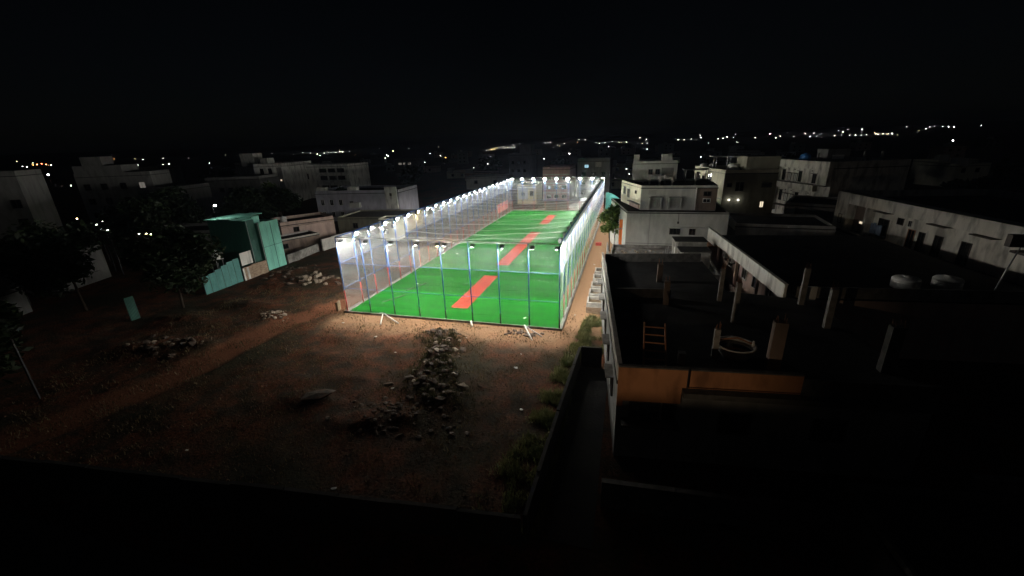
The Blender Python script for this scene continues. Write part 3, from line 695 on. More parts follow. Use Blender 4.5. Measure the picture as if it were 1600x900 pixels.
mb = MB(); mb.box(.3, 1.1, -.05, -.002, -.4, .9); mb.build('door', 'frame_white', ct)

# --- cream house behind
cb = House('cream_house', 'cream and olive two-storey house with a taller stair block', 'house', [(15.2, 75.8), (18.1, 76.0), (22.9, 76.2), (22.4, 89.5), (12.3, 88.1)], 0, 12.1, 'olive_grey', .5, parmat='cream')
A, B = (12.3, 88.1), (15.2, 75.8)
cb.slab(A, B, 0.02, 12.6, 4.0, 12.0, .02, .06, 'cream_face', 'cream')
for c_, w, h_ in ((2.0, 1.5, 1.9), (4.4, .9, 1.4), (6.9, 1.6, 1.9)): cb.window(A, B, c_, 9.2, w, h_, 'frame_dark', off=.05, hood='cream')
cb.slab(A, B, 2.6, 9.5, 8.3, 8.5, .06, 1.2, 'balcony_slab', 'cream'); cb.slab(A, B, .1, 12.4, 7.4, 7.55, .06, .12, 'string_course', 'grey_plaster')
A, B = (15.2, 75.8), (22.9, 76.2)
cb.window(A, B, 2.35, 8.8, 1.2, 1.4, 'olive_grey', hood='olive_grey'); cb.window(A, B, .8, 9.5, .6, .5, 'frame_dark'); cb.window(A, B, 6.3, 9.4, 1.3, .6, 'frame_dark', hood='olive_grey')
cb.window(A, B, 6.0, 6.2, .5, .9, 'frame_dark', 'window_lit')
MB().prism([cb.l(p) for p in [(18.1, 76.0), (22.9, 76.2), (22.6, 82), (17.9, 81.8)]], 12.101, 14.1).build('stair_block', 'olive_grey', cb.root)
for k, (x, nm) in enumerate(((16.2, 'left'), (17.55, 'right'))):
    t = thing('wall_lamp', 'small white wall lamp low on the olive wall, %s of two' % nm, 'lamp', (x, 75.68, 7.4), 0, 'wall lamps on the cream house')
    MB().lathe([(.02, -.1), (.1, -.06), (.12, 0), (.08, .08), (.02, .1)], 10).build('bulb', 'lamp_home', t, (0, -.1, 0)); MB().tube([(0, .12, .05), (0, -.05, .12)], .02, 5).build('arm', 'steel_black', t)
water_tank(17.2, 80.2, 11.6, .95, 1.3, 'tank_white', 'white domed water tank under the shelter on the cream house')
water_tank(13.3, 86.0, 11.6, .6, 1.1, 'tank_white', 'white water tank at the far left corner of the cream house', )
water_tank(14.6, 85.0, 11.6, .5, 1.1, 'concrete', 'grey water tank beside the white one on the cream house')
t = thing('roof_shelter', 'flat sheet shelter on thin posts above the cream house', 'shelter', (16.6, 81.5, 11.6))
for sx in (-2.2, 0, 2.0):
    for sy in (-1.2, 1.2): MB().tube([(sx, sy, 0), (sx, sy, 2.3)], .06, 6).build('post', 'galvanised', t)
MB().obox((0, 0, 2.38), (2.9, 0, -.05), (0, 1.6, 0), (0, 0, .05)).build('roof_sheet', 'concrete_pale', t)

# --- white two-storey facade with recessed windows
fa_poly = [(32.4, 110.4), (37.7, 94.6), (52, 99.4), (46.7, 115)]
fa = House('balcony_house', 'old white two-storey house with stained balcony bands and blue roof tank', 'house', fa_poly, 0, 12.0, 'old_white', 1.2)
A, B = (32.4, 110.4), (37.7, 94.6)
fa.slab(A, B, 2.2, 16.6, 10.5, 12.0, .03, 1.0, 'balcony_band', 'old_white'); fa.slab(A, B, 2.2, 13.5, 6.2, 7.4, .03, 1.0, 'balcony_band', 'old_white')
fa.slab(A, B, 0, 2.2, 1, 12.0, .03, .9, 'corner_pier', 'old_white'); fa.slab(A, B, 14.4, 16.6, 7.6, 10.499, .03, 1.0, 'side_pier', 'old_white')
fa.slab(A, B, 2.2, 16.6, 7.41, 7.55, .03, 1.2, 'floor_slab', 'frame_dark'); fa.slab(A, B, 2.2, 13.5, 2.3, 2.5, .03, 1.2, 'floor_slab', 'frame_dark')
for z in (7.7, 3.3):
    for c_, w, h_, pn in ((3.2, .8, 2.1, 'glass'), (5.0, .9, 1.5, 'frame_white'), (6.9, .9, 1.5, 'frame_white'), (8.2, .8, 2.0, 'glass'), (12.2, .9, 1.7, 'glass')):
        fa.window(A, B, c_, z, w, h_, 'frame_dark', pn, hood='frame_dark')
    for c_ in (4.4, 6.2, 11.2): fa.slab(A, B, c_, c_+.35, z+2.25, z+2.42, .02, .06, 'vent', 'frame_dark')
fa.window(A, B, 1.1, 8.2, .8, 1.7, 'frame_dark', off=.88); fa.window(A, B, 1.1, 3.2, .8, 1.7, 'frame_dark', off=.88); fa.slab(A, B, .6, 1.6, 11.0, 11.7, .9, .95, 'grille', 'frame_dark')
t = thing('roof_shed', 'dark shed with a pale window band on the balcony house roof', 'shed', (41.5, 106, 10.8), .3)
MB().box(-2.4, 2.4, -1.5, 1.5, 0, 3.2).build('wall', 'grey_plaster_dark', t); MB().box(-1.3, 1.2, -1.55, -1.502, 1.2, 2.0).build('window', 'frame_white', t); MB().box(-2.6, 2.6, -1.7, 1.7, 3.2, 3.3).build('roof_sheet', 'roof_dark', t)
water_tank(36.6, 106.5, 11.0, 1.0, 2.2, 'tank_blue', 'blue water tank on the roof of the balcony house')
for k, (x, y) in enumerate(((38.3, 104.6), (46.2, 104.0), (49.0, 103.5))):
    stub(x, y, 10.8, .25, 2.6, 'concrete', 'thin column on the balcony house roof, %s from the left' % ORD[k], 'columns on the balcony house roof', rebar=False)
# low dark annex in front
an = House('annex', 'low dark annex with a white air conditioner corner before the balcony house', 'house', [(26.5, 82), (33, 78.5), (37, 88), (31, 92)], 0, 6.2, 'grey_plaster_dark', .4)
an.slab((26.5, 82), (33, 78.5), .2, 1.6, 4.4, 5.4, .02, .5, 'air_conditioner_box', 'white_pipe'); an.window((26.5, 82), (33, 78.5), 3.5, 3.2, 1.2, 1.2, 'frame_white')
an2 = House('annex', 'low house with one pale parapet strip beyond the white parapet house', 'house', [(15.2, 64.5), (27, 63.5), (28, 73), (15.6, 74)], 0, 5.6, 'grey_plaster_dark', .4)
an2.slab((15.4, 72), (15.2, 64.5), .1, 7.4, 4.6, 5.62, .02, .12, 'parapet', 'white_plaster')
# --- long old house at the right edge
rh_poly = [(32.0, 74.2), (36.1, 38.4), (54, 40.4), (50, 76.3)]
rh = House('old_long_house', 'long weathered house with arched opening and stained parapet at right edge', 'house', rh_poly, 0, 9.0, 'old_white', .9)
A, B = (32.0, 74.2), (36.1, 38.4)
rh.slab(A, B, 3.0, 36, 7.55, 9.0, .03, 1.3, 'balcony_band', 'old_white'); rh.slab(A, B, 0, 3.0, 2.5, 9.0, .03, 1.2, 'corner_pier', 'old_white')
rh.slab(A, B, 0, 36, 3.4, 3.7, .03, 1.5, 'floor_slab', 'frame_dark')
rh.slab(A, B, 3.0, 6.6, 3.701, 7.5, .03, .08, 'dark_recess', 'brown_wall'); rh.slab(A, B, 6.6, 7.0, 3.7, 7.5, .03, 1.1, 'pier', 'old_white')
rh.window(A, B, 1.6, 4.6, .7, 1.2, 'frame_dark', off=1.17, bars=1)
rh.window(A, B, 4.9, 4.9, 1.2, .35, 'frame_dark', 'window_lit', off=.06, bars=1)
for c_, z, w, h_, fr in ((9.0, 4.0, 1.8, 2.3, 'frame_dark'), (11.8, 6.2, .9, .7, 'frame_dark'), (13.4, 6.2, .5, .7, 'frame_white'), (14.0, 3.8, 1.0, 2.1, 'wood'), (15.6, 3.8, .8, 2.1, 'frame_dark'), (18.0, 3.8, 1.0, 2.2, 'frame_dark'), (21.5, 3.8, 1.1, 2.3, 'frame_dark'), (28.5, 4.6, .9, 1.5, 'frame_dark'), (33, 4.8, 1.0, 1.3, 'frame_dark')):
    rh.window(A, B, c_, z, w, h_, fr)
for c_ in (8.0, 17.0, 22.5): rh.slab(A, B, c_, c_+2.4, 7.2, 7.32, .03, 1.0, 'hood', 'frame_dark')
rh.slab(A, B, 27.2, 30.2, 6.6, 6.8, .03, 1.2, 'hood', 'frame_dark')
for k in range(4):
    a, d_, n_, ln = rh.frame(A, B); p = a+d_*(8.3+.55*k)+n_*.9
    t = MB().box(-.24, .24, -.02, .02, 0, 1.3+.15*(k % 2)).build('laundry', 'clothes', None, (p.x+32.0, p.y+74.2, 4.4-.05*k), math.atan2(d_.y, d_.x)); tag(t, 'dark blue washing hung on the old long house balcony', 'laundry', 'washing on the balcony')
a, d_, n_, ln = rh.frame(A, B); p = a+d_*8.2+n_*.9; q = a+d_*10.6+n_*.9
t = MB().tube([(p.x+32, p.y+74.2, 5.85), (q.x+32, q.y+74.2, 5.85)], .015, 5).build('washing_line', 'steel_black'); tag(t, 'washing line on the old long house balcony', 'line')

# --- houses beyond the cage's far end
pk = House('pink_house', 'tall pink apartment block behind the far end of the cage', 'building', [(-25.1, 128), (-16.9, 128), (-16.5, 140), (-25.1, 140)], 0, 10, 'pink', .7)
A, B = (-25.1, 128), (-16.9, 128)
for z in (.8, 3.6, 6.2):
    for c_ in (1.9, 4.2, 6.6): pk.window(A, B, c_, z, 1.3, 1.0, 'frame_white', bars=2)
    pk.slab(A, B, .2, 8.0, z+1.5, z+1.75, .02, .4, 'string_course', 'white_plaster')
yh = House('yellow_house', 'small yellow and white house behind the far end of the cage', 'house', [(-31.4, 121), (-25.7, 121), (-25.7, 130), (-31.4, 130)], 0, 5.6, 'yellowish', .5)
A, B = (-31.4, 121), (-25.7, 121)
yh.slab(A, B, .3, 3.2, 1.4, 4.6, .02, .1, 'blue_grey_panel', 'lilac_grey'); yh.window(A, B, 4.3, 2.4, .9, 1.2, 'frame_dark'); yh.slab(A, B, .1, 5.6, 4.75, 4.95, .02, .6, 'sun_shade', 'white_plaster'); yh.window(A, B, 1.7, 2.2, 1.2, 1.2, 'frame_white', off=.08)
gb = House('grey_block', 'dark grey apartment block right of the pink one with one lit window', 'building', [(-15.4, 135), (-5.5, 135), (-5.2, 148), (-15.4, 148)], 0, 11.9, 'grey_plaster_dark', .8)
A, B = (-15.4, 135), (-5.5, 135)
gb.window(A, B, 2.8, 9.2, 1.2, .9, 'frame_dark', 'window_blue')
for z in (1, 4, 6.7):
    for c_ in (2.0, 5.0, 8.0): gb.window(A, B, c_, z, 1.2, 1.1, 'frame_dark')
gb.slab(A, B, 5.5, 7.3, 9.4, 10.8, .02, .06, 'panel', 'concrete_pale')
tw = House('stepped_block', 'dim stepped apartment block far behind the cage', 'building', [(-58.4, 210), (-46.8, 210), (-46.8, 222), (-58.4, 222)], 0, 12, 'lilac_grey', .8)
MB().box(5.6, 11.4, .4, 9, 11.2, 16).build('stair_block', 'lilac_grey', tw.root)
for z in (3, 7): 
    for c_ in (2, 5, 8): tw.window((-58.4, 210), (-46.8, 210), c_, z, 1.3, 1.4, 'frame_dark')
tc_ = thing('cloth_sheet', 'teal cloth stretched behind the small tree at the cage corner', 'cloth', (-5.2, 109.5, 0))
mb = MB(); v = []; 
for i in range(9):
    for j in range(5): u = i/8; w = j/4; v.append((u*4.2, .25*math.sin(u*7)*(.3+w), .05+(4.6-2.2*u*u)*w))
mb.add(v, [(i*5+j, (i+1)*5+j, (i+1)*5+j+1, i*5+j+1) for i in range(8) for j in range(4)]); k = len(v)
mb.add([(a, b_+.03, c_) for a, b_, c_ in v], [(i*5+j, i*5+j+1, (i+1)*5+j+1, (i+1)*5+j) for i in range(8) for j in range(4)])
mb.build('cloth', 'teal_cloth', tc_, smooth=True)
for x in (0, 4.2): MB().tube([(x, 0, 0), (x, 0, 4.7 if x == 0 else 2.5)], .05, 6).build('pole', 'galvanised', tc_)
rb = thing('banner', 'red banner hung outside the far left corner of the cage', 'banner', (-31.2, 100, 0))
MB().box(-.03, .03, 0, 9.5, .5, 2.7).build('sheet', 'red_cloth', rb)
for y in (0, 4.7, 9.5): MB().tube([(-.06, y, -.1), (-.06, y, 2.9)], .04, 6).build('pole', 'galvanised', rb)
fg = House('far_house', 'grey two-storey house with roof box behind the column stubs', 'house', [(1.1, 120), (12.4, 120), (12.4, 131), (1.1, 131)], 0, 11.6, 'grey_plaster', .7)
MB().box(.1, 1.6, .2, 2.5, 10.9, 13.2).build('roof_box', 'grey_plaster', fg.root); MB().box(7.2, 9.8, .3, 3, 10.9, 13.2).build('roof_box', 'grey_plaster', fg.root)
for c_ in (4.6, 6.4): fg.window((1.1, 120), (12.4, 120), c_, 8.2, 1.0, 1.2, 'frame_dark')
fg.slab((1.1, 120), (12.4, 120), 7.4, 10.4, 7.7, 9.8, .02, .07, 'dark_panel', 'grey_plaster_dark'); fg.slab((1.1, 120), (12.4, 120), 4.0, 11, 7.3, 7.6, .02, .8, 'balcony_slab', 'grey_plaster')

# ------------------------------------------------------------------ left side
wall_run('boundary_wall', 'broken stone boundary wall left of the teal tower shed', [(-52.0, 44.3), (-52.1, 48.4)], 1.9, .3, 'brick_wall', 1.4, False)
wall_run('boundary_wall', 'pale panelled boundary wall right of the teal tower shed', [(-52.6, 53.0), (-53.2, 61.0)], 1.35, .25, 'concrete', 1.9, False)
wall_run('boundary_wall', 'taller whitish boundary wall panel beside the cage corner', [(-52.6, 61.4), (-51.4, 70)], 2.1, .25, 'concrete_pale', 2.1, False)
wall_run('boundary_wall', 'dim boundary wall running on behind the cage', [(-51.4, 70.3), (-50, 112)], 1.8, .25, 'concrete', 4, False)
ts = thing('tower_shed', 'tall narrow shed clad in bright teal metal sheets', 'shed', (-52.3, 48.8, 0))
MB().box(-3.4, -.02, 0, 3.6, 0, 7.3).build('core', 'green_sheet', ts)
for i in range(3):
    for z0, z1 in ((0.05, 3.7), (3.72, 7.35)):
        y0_ = 1.2*i+.01; corrugated(MB(), y0_, y0_+1.17, z0+random.uniform(0, .05), z1+random.uniform(-.03, .06)+(.0 if i else .12), .01*(i % 2)).build('sheet', 'teal_sheet', ts)
MB().box(-3.0, -1.0, -.02, 1.3, 7.3, 8.3).build('roof_box', 'teal_sheet', ts)
MB().tube([(.06, 2.0, .1), (.06, 2.0, 7.1)], .03, 6).build('rib', 'green_sheet', ts); MB().tube([(.08, 0, 3.71), (.08, 3.6, 3.71)], .03, 6).build('rib', 'green_sheet', ts)
MB().tube([(.1, -.25, 0), (.1, -.25, 7.4)], .05, 6).build('pole', 'galvanised', ts)
bs = thing('big_shed', 'large dark green shed with a mint roof edge behind the sheet fence', 'shed', (-53.0, 47.2, 0))
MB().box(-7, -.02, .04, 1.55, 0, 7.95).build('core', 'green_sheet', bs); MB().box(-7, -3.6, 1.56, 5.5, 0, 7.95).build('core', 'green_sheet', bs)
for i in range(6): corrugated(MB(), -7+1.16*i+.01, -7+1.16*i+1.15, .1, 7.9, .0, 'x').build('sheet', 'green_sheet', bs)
MB().box(-.015, .02, .05, 1.5, .1, 7.9).build('sheet', 'green_sheet', bs)
for i in range(3):
    xa = -7.2+2.4*i; yb = 1.56 if i == 2 else 5.7; MB().prism([(xa, -.3), (xa+2.38, -.3), (xa+2.38, yb), (xa, yb)], 8.0+.12*(1-abs(i-1)), 8.1+.12*(1-abs(i-1))).build('roof_sheet', 'teal_sheet', bs)
MB().tube([(.08, .1, .2), (.08, .1, 7.9)], .04, 6).build('downpipe', 'galvanised', bs)
wpn = thing('hoarding_panel', 'white square panel raised above the stone wall left of the teal tower', 'panel', (-51.9, 44.1, 0))
MB().box(0, .06, 0, 1.9, 2.2, 4.0).build('panel', 'white_plaster', wpn)
for y in (.15, 1.75): MB().tube([(-.06, y, 0), (-.06, y, 4.0)], .04, 6).build('post', 'steel_black', wpn)
fn = thing('sheet_fence', 'row of blue-green metal fence sheets in front of the dark tree', 'fence', (-52.0, 38.2, 0))
for i in range(6):
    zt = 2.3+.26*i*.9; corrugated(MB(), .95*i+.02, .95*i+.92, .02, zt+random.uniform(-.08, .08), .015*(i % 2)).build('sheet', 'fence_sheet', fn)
    MB().tube([(-.05, .95*i, 0), (-.05, .95*i, zt)], .03, 6).build('fence_post', 'steel_black', fn)
wf = MB().box(-.04, .04, 0, 1.0, 0, 1.8).build('gate_panel', 'white_plaster', None, (-51.9, 44.05, 0)); tag(wf, 'small white gate panel at the end of the sheet fence', 'gate')
water_tank(-52.8, 41.4, 3.9, .55, 1.2, 'tank_white', 'white water tank beside the dark green shed')
t = thing('tank_stand', 'steel stand under the water tank by the dark green shed', 'stand', (-52.8, 41.4, 0))
for sx in (-.45, .45):
    for sy in (-.45, .45): MB().tube([(sx, sy, 0), (sx, sy, 3.82)], .04, 6).build('leg', 'galvanised', t)
MB().box(-.6, .6, -.6, .6, 3.82, 3.9).build('platform', 'concrete', t)
fn2 = thing('sheet_fence', 'dim blue-green metal sheet standing further left among dark bushes', 'fence', (-52.5, 29.6, 0))
for i in range(1): corrugated(MB(), .95*i+.02, .95*i+.92, .02, 2.7-.2*i).build('sheet', 'green_sheet', fn2)
for i in range(2): MB().tube([(-.05, .95*i, 0), (-.05, .95*i, 2.5)], .03, 6).build('fence_post', 'steel_black', fn2)
ph = House('pink_low_house', 'low pinkish house with a small square window beside the teal tower', 'house', [(-62, 62.5), (-56.5, 70.5), (-63, 75), (-68.5, 67)], 0, 4.7, 'pinkish', .6)
ph.window((-62, 62.5), (-56.5, 70.5), 2.6, 2.7, .9, .8, 'frame_dark'); ph.slab((-62, 62.5), (-56.5, 70.5), 0, 9.6, 3.7, 3.85, .02, .7, 'sun_shade', 'pinkish')
water_tank(-63.6, 65.2, 4.1, .6, 1.3, 'tank_white', 'white water tank on the low pinkish house')
ph2 = House('low_shed_house', 'low grey house with pale roof edge behind the boundary wall', 'house', [(-58.5, 56.5), (-55.0, 64), (-59, 66), (-62, 58.5)], 0, 2.7, 'brown_wall', .25, parmat='concrete_pale')
ph2.window((-58.5, 56.5), (-55.0, 64), 2, 1.0, .8, .8, 'frame_dark')
lg = House('low_grey_house', 'flat low grey-green house left of the cage corner', 'house', [(-60, 76), (-45, 78), (-46, 88), (-61, 86)], 0, 3.4, 'olive_grey', .3, 'concrete_dark')
lg.window((-60, 76), (-45, 78), 4, 1.1, 1, 1, 'frame_dark'); lg.window((-60, 76), (-45, 78), 9, 1.1, 1, 1, 'frame_dark')
sc = House('small_cube_house', 'small cream cube hut at the near left cage corner', 'hut', [(-46, 70), (-42.5, 70.5), (-43, 74), (-46.5, 73.5)], 0, 4.4, 'cream', .3)
sc.window((-46, 70), (-42.5, 70.5), 1.2, 1.5, .9, 1, 'frame_dark'); sc.window((-46, 70), (-42.5, 70.5), 2.7, 2.6, .4, .5, 'frame_dark')
D = House('lilac_house', 'long two-storey grey-lilac house with white roof boxes left of the cage', 'house', [(-75, 88.5), (-63.5, 90.2), (-53.5, 91.3), (-54.5, 103), (-76.5, 101)], 0, 7.5, 'lilac_grey', .7)
A, B = (-75, 88.5), (-63.5, 90.2)
for z in (4.0, 1.0):
    for c_ in (1.6, 4.0, 6.4): D.window(A, B, c_, z, .8, 1.3, 'frame_white')
D.window(A, B, 9.2, 4.2, .8, .6, 'frame_dark'); D.slab((-63.5, 90.2), (-53.5, 91.3), 6.8, 9.8, 3.0, 8.2, .02, .5, 'white_pier', 'white_plaster'); D.window((-63.5, 90.2), (-53.5, 91.3), 8.3, 6.2, .4, .5, 'frame_dark', off=.48, bars=1)
D.slab(A, B, 9.0, 11.6, 3.4, 4.6, .02, 1.0, 'balcony', 'grey_plaster')
for nm, s0 in (('a', .3), ('b', 8.4)): D.slab(A, B, s0, s0+2.2, 6.85, 8.3, -2.2, -.4, 'roof_box', 'white_plaster')
Cc = House('balcony_block', 'three-storey block with dark window bands behind the grey-lilac house', 'building', [(-122, 131), (-110, 133), (-96.8, 133), (-97, 146), (-122, 146)], 0, 12.0, 'white_plaster', .8)
A, B = (-110, 133), (-96.8, 133)
for z in (3.2, 6.6, 9.2):
    for c_ in (2.5, 6.2, 10.0): Cc.window(A, B, c_, z, 2.8, 1.3, 'frame_dark', bars=4)
    Cc.slab(A, B, .3, 13, z-.9, z-.2, .02, .9, 'balcony_band', 'white_plaster')
for c_ in (3, 8): Cc.window((-122, 131), (-110, 133), c_, 7, 1.0, 1.8, 'frame_dark')
Bb = House('corner_block', 'pale four-storey block with two white roof tanks and lit lower windows', 'building', [(-120, 115.3), (-109.6, 119.2), (-116, 138), (-146, 132)], 0, 13.3, 'white_plaster', .9)
A, B = (-120, 115.3), (-109.6, 119.2)
for k, c_ in enumerate((2.4, 5.0)):
    Bb.window(A, B, c_, 10.0, 1.0, 1.7, 'frame_dark'); Bb.window(A, B, c_, 7.0, .8, 1.3, 'frame_dark', 'window_dim'); Bb.window(A, B, c_, 3.6, 1.0, 1.5, 'frame_dark'); Bb.window(A, B, c_, 1.0, .9, 1.2, 'frame_dark', 'window_dim' if k else 'glass')
Bb.slab(A, B, 7.2, 8.8, 1, 12, .02, .1, 'stair_panel', 'grey_plaster_dark'); Bb.window(A, B, 8.0, 7.5, .5, .6, 'frame_dark', 'window_lit', off=.08)
MB().box(-10, -4.5, 5, 9, 12.4, 16.6).build('roof_box', 'white_plaster', Bb.root); MB().box(.3, 3.2, 3, 6, 12.4, 15.0).build('roof_box', 'white_plaster', Bb.root)
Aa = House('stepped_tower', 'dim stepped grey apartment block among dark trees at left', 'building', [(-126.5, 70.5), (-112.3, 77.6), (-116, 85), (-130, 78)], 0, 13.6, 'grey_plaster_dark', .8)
A, B = (-126.5, 70.5), (-112.3, 77.6)
MB().prism([Aa.l(t_) for t_ in [(-126.4, 70.7), (-117.5, 75.15), (-120.5, 81), (-129.4, 76.6)]], 12.8, 15.3).build('upper_block', 'grey_plaster_dark', Aa.root)
MB().prism([Aa.l(t_) for t_ in [(-125, 71.9), (-121.2, 73.8), (-123, 77.4), (-126.8, 75.5)]], 15.301, 17.3).build('stair_block', 'grey_plaster_dark', Aa.root)
for z in (3, 6.4, 9.8):
    for c_ in (2.0, 5.5, 9.5, 13.5): Aa.window(A, B, c_, z, 1.2, 1.3, 'frame_dark', 'window_dim' if (z > 9 and c_ > 12) else 'glass')
Ft = House('edge_block', 'dim tall grey block cut by the left picture edge', 'building', [(-109, 39), (-98.5, 47.2), (-103, 53), (-113, 45)], 0, 15.6, 'grey_plaster_dark', .8)
MB().box(3.5, 6.5, 6, 8.5, 14.8, 16.8).build('roof_box', 'grey_plaster_dark', Ft.root)
for z in (3, 6.4, 9.6):
    for c_ in (3, 8, 12): Ft.window((-109, 39), (-98.5, 47.2), c_, z, 1.2, 1.3, 'frame_dark', 'window_dim' if (z == 6.4 and c_ == 8) else 'glass')
Bk = House('block_house', 'dim grey cube house right of the stepped block', 'house', [(-110.8, 74.9), (-103.6, 77.0), (-105, 86), (-112, 84)], 0, 10, 'grey_plaster_dark', .8)
Bk.window((-110.8, 74.9), (-103.6, 77.0), 5, 6.5, 1.2, 1.3, 'frame_dark')
Bk2 = House('block_house', 'wide dim house between the cube house and the corner block', 'house', [(-116, 94), (-102, 99), (-104, 108), (-118, 105)], 0, 10.6, 'grey_plaster_dark', .8)
for c_ in (4, 6.5, 11): Bk2.window((-116, 94), (-102, 99), c_, 6.6, 1.2, 1, 'frame_dark')
for i, (x, y, w, h_, rz, lab) in enumerate(((-82, 36, 16, 5, .3, 'dim low house under the edge block at left'), (-72, 24, 10, 3.4, .35, 'lowest dim flat house at the left edge'), (-78, 58, 14, 4.5, .3, 'dim low house behind the dark trees at left'))):
    ca, sa_ = math.cos(rz), math.sin(rz); pp = [(x+a*ca-b_*sa_, y+a*sa_+b_*ca) for a, b_ in ((-w/2, -4), (w/2, -4), (w/2, 4), (-w/2, 4))]
    hh = House('low_house', lab, 'house', pp, 0, h_, 'concrete_dark' if i == 3 else 'grey_plaster_dark', .5)
    for c_ in (w*.25, w*.7): hh.window(pp[0], pp[1], c_, h_*.4, 1.1, 1.1, 'frame_dark')
# lit amber opening on a far dark house
am = House('far_house', 'far dark house with a glowing amber window at left', 'house', [(-250, 166), (-236, 176), (-244, 186), (-258, 176)], 0, 11, 'grey_plaster_dark', .8)
am.window((-250, 166), (-236, 176), 6.5, 6.2, 2.6, 2.2, 'frame_dark', 'window_amber', bars=1); am.window((-250, 166), (-236, 176), 7.6, 3.4, 1.4, 1.6, 'frame_dark', 'window_amber', bars=1)
bw = House('far_house', 'far house with a row of pale lit windows left of centre', 'house', [(-150, 255), (-134, 262), (-138, 274), (-154, 267)], 0, 9, 'grey_plaster_dark', .8)
for c_ in (4, 7, 10): bw.window((-150, 255), (-134, 262), c_, 5.5, 2, 1.3, 'frame_dark', 'window_dim')
fw = House('low_house', 'pale low house just behind the left row of floodlights', 'house', [(-62.6, 160), (-46, 161), (-46, 171), (-62.6, 170)], 0, 5.0, 'grey_plaster', .6)
fw.window((-62.6, 160), (-46, 161), 4, 2.2, 1.3, 1.2, 'frame_dark'); fw.window((-62.6, 160), (-46, 161), 12, 2.2, 1.3, 1.2, 'frame_dark')

# dark roofs of the town between here and the skyline
random.seed(21); made = 0; tries = 0; placed = []
while made < 60 and tries < 2000:
    tries += 1
    az = random.uniform(-1.05, .62); r = random.uniform(150, 620)**1.0
    x, y = r*math.sin(az), r*math.cos(az)
    if -64 < x < 60 and y < 165 or (x < -90 and y < 150) or any(math.hypot(x-a, y-b_) < 22 for a, b_ in placed): continue
    placed.append((x, y)); w = random.uniform(8, 15); d_ = random.uniform(8, 14); h_ = random.choice((3.6, 4.2, 6.8, 7.2, 10.2)); rz = random.uniform(-.4, .4); ca, sa_ = math.cos(rz), math.sin(rz)
    pp = [(x+a*ca-b_*sa_, y+a*sa_+b_*ca) for a, b_ in ((-w/2, -d_/2), (w/2, -d_/2), (w/2, d_/2), (-w/2, d_/2))]
    hh = House('town_house', 'small dark flat-roofed house in the unlit town towards the skyline', 'house', pp, 0, h_, random.choice(('grey_plaster', 'grey_plaster_dark', 'cream', 'pinkish', 'white_plaster')), .6, group='unlit town houses')
    MB().box(.4, 3.2, .5, 3.5, h_-.6, h_+1.7).build('stair_head', 'grey_plaster', hh.root)
    for z in np.arange(1, h_-2, 3.2):
        for c_ in (w*.25, w*.65): hh.window(pp[0], pp[1], c_, z, 1.2, 1.2, 'frame_dark', bars=1)
    made += 1
random.seed(5)

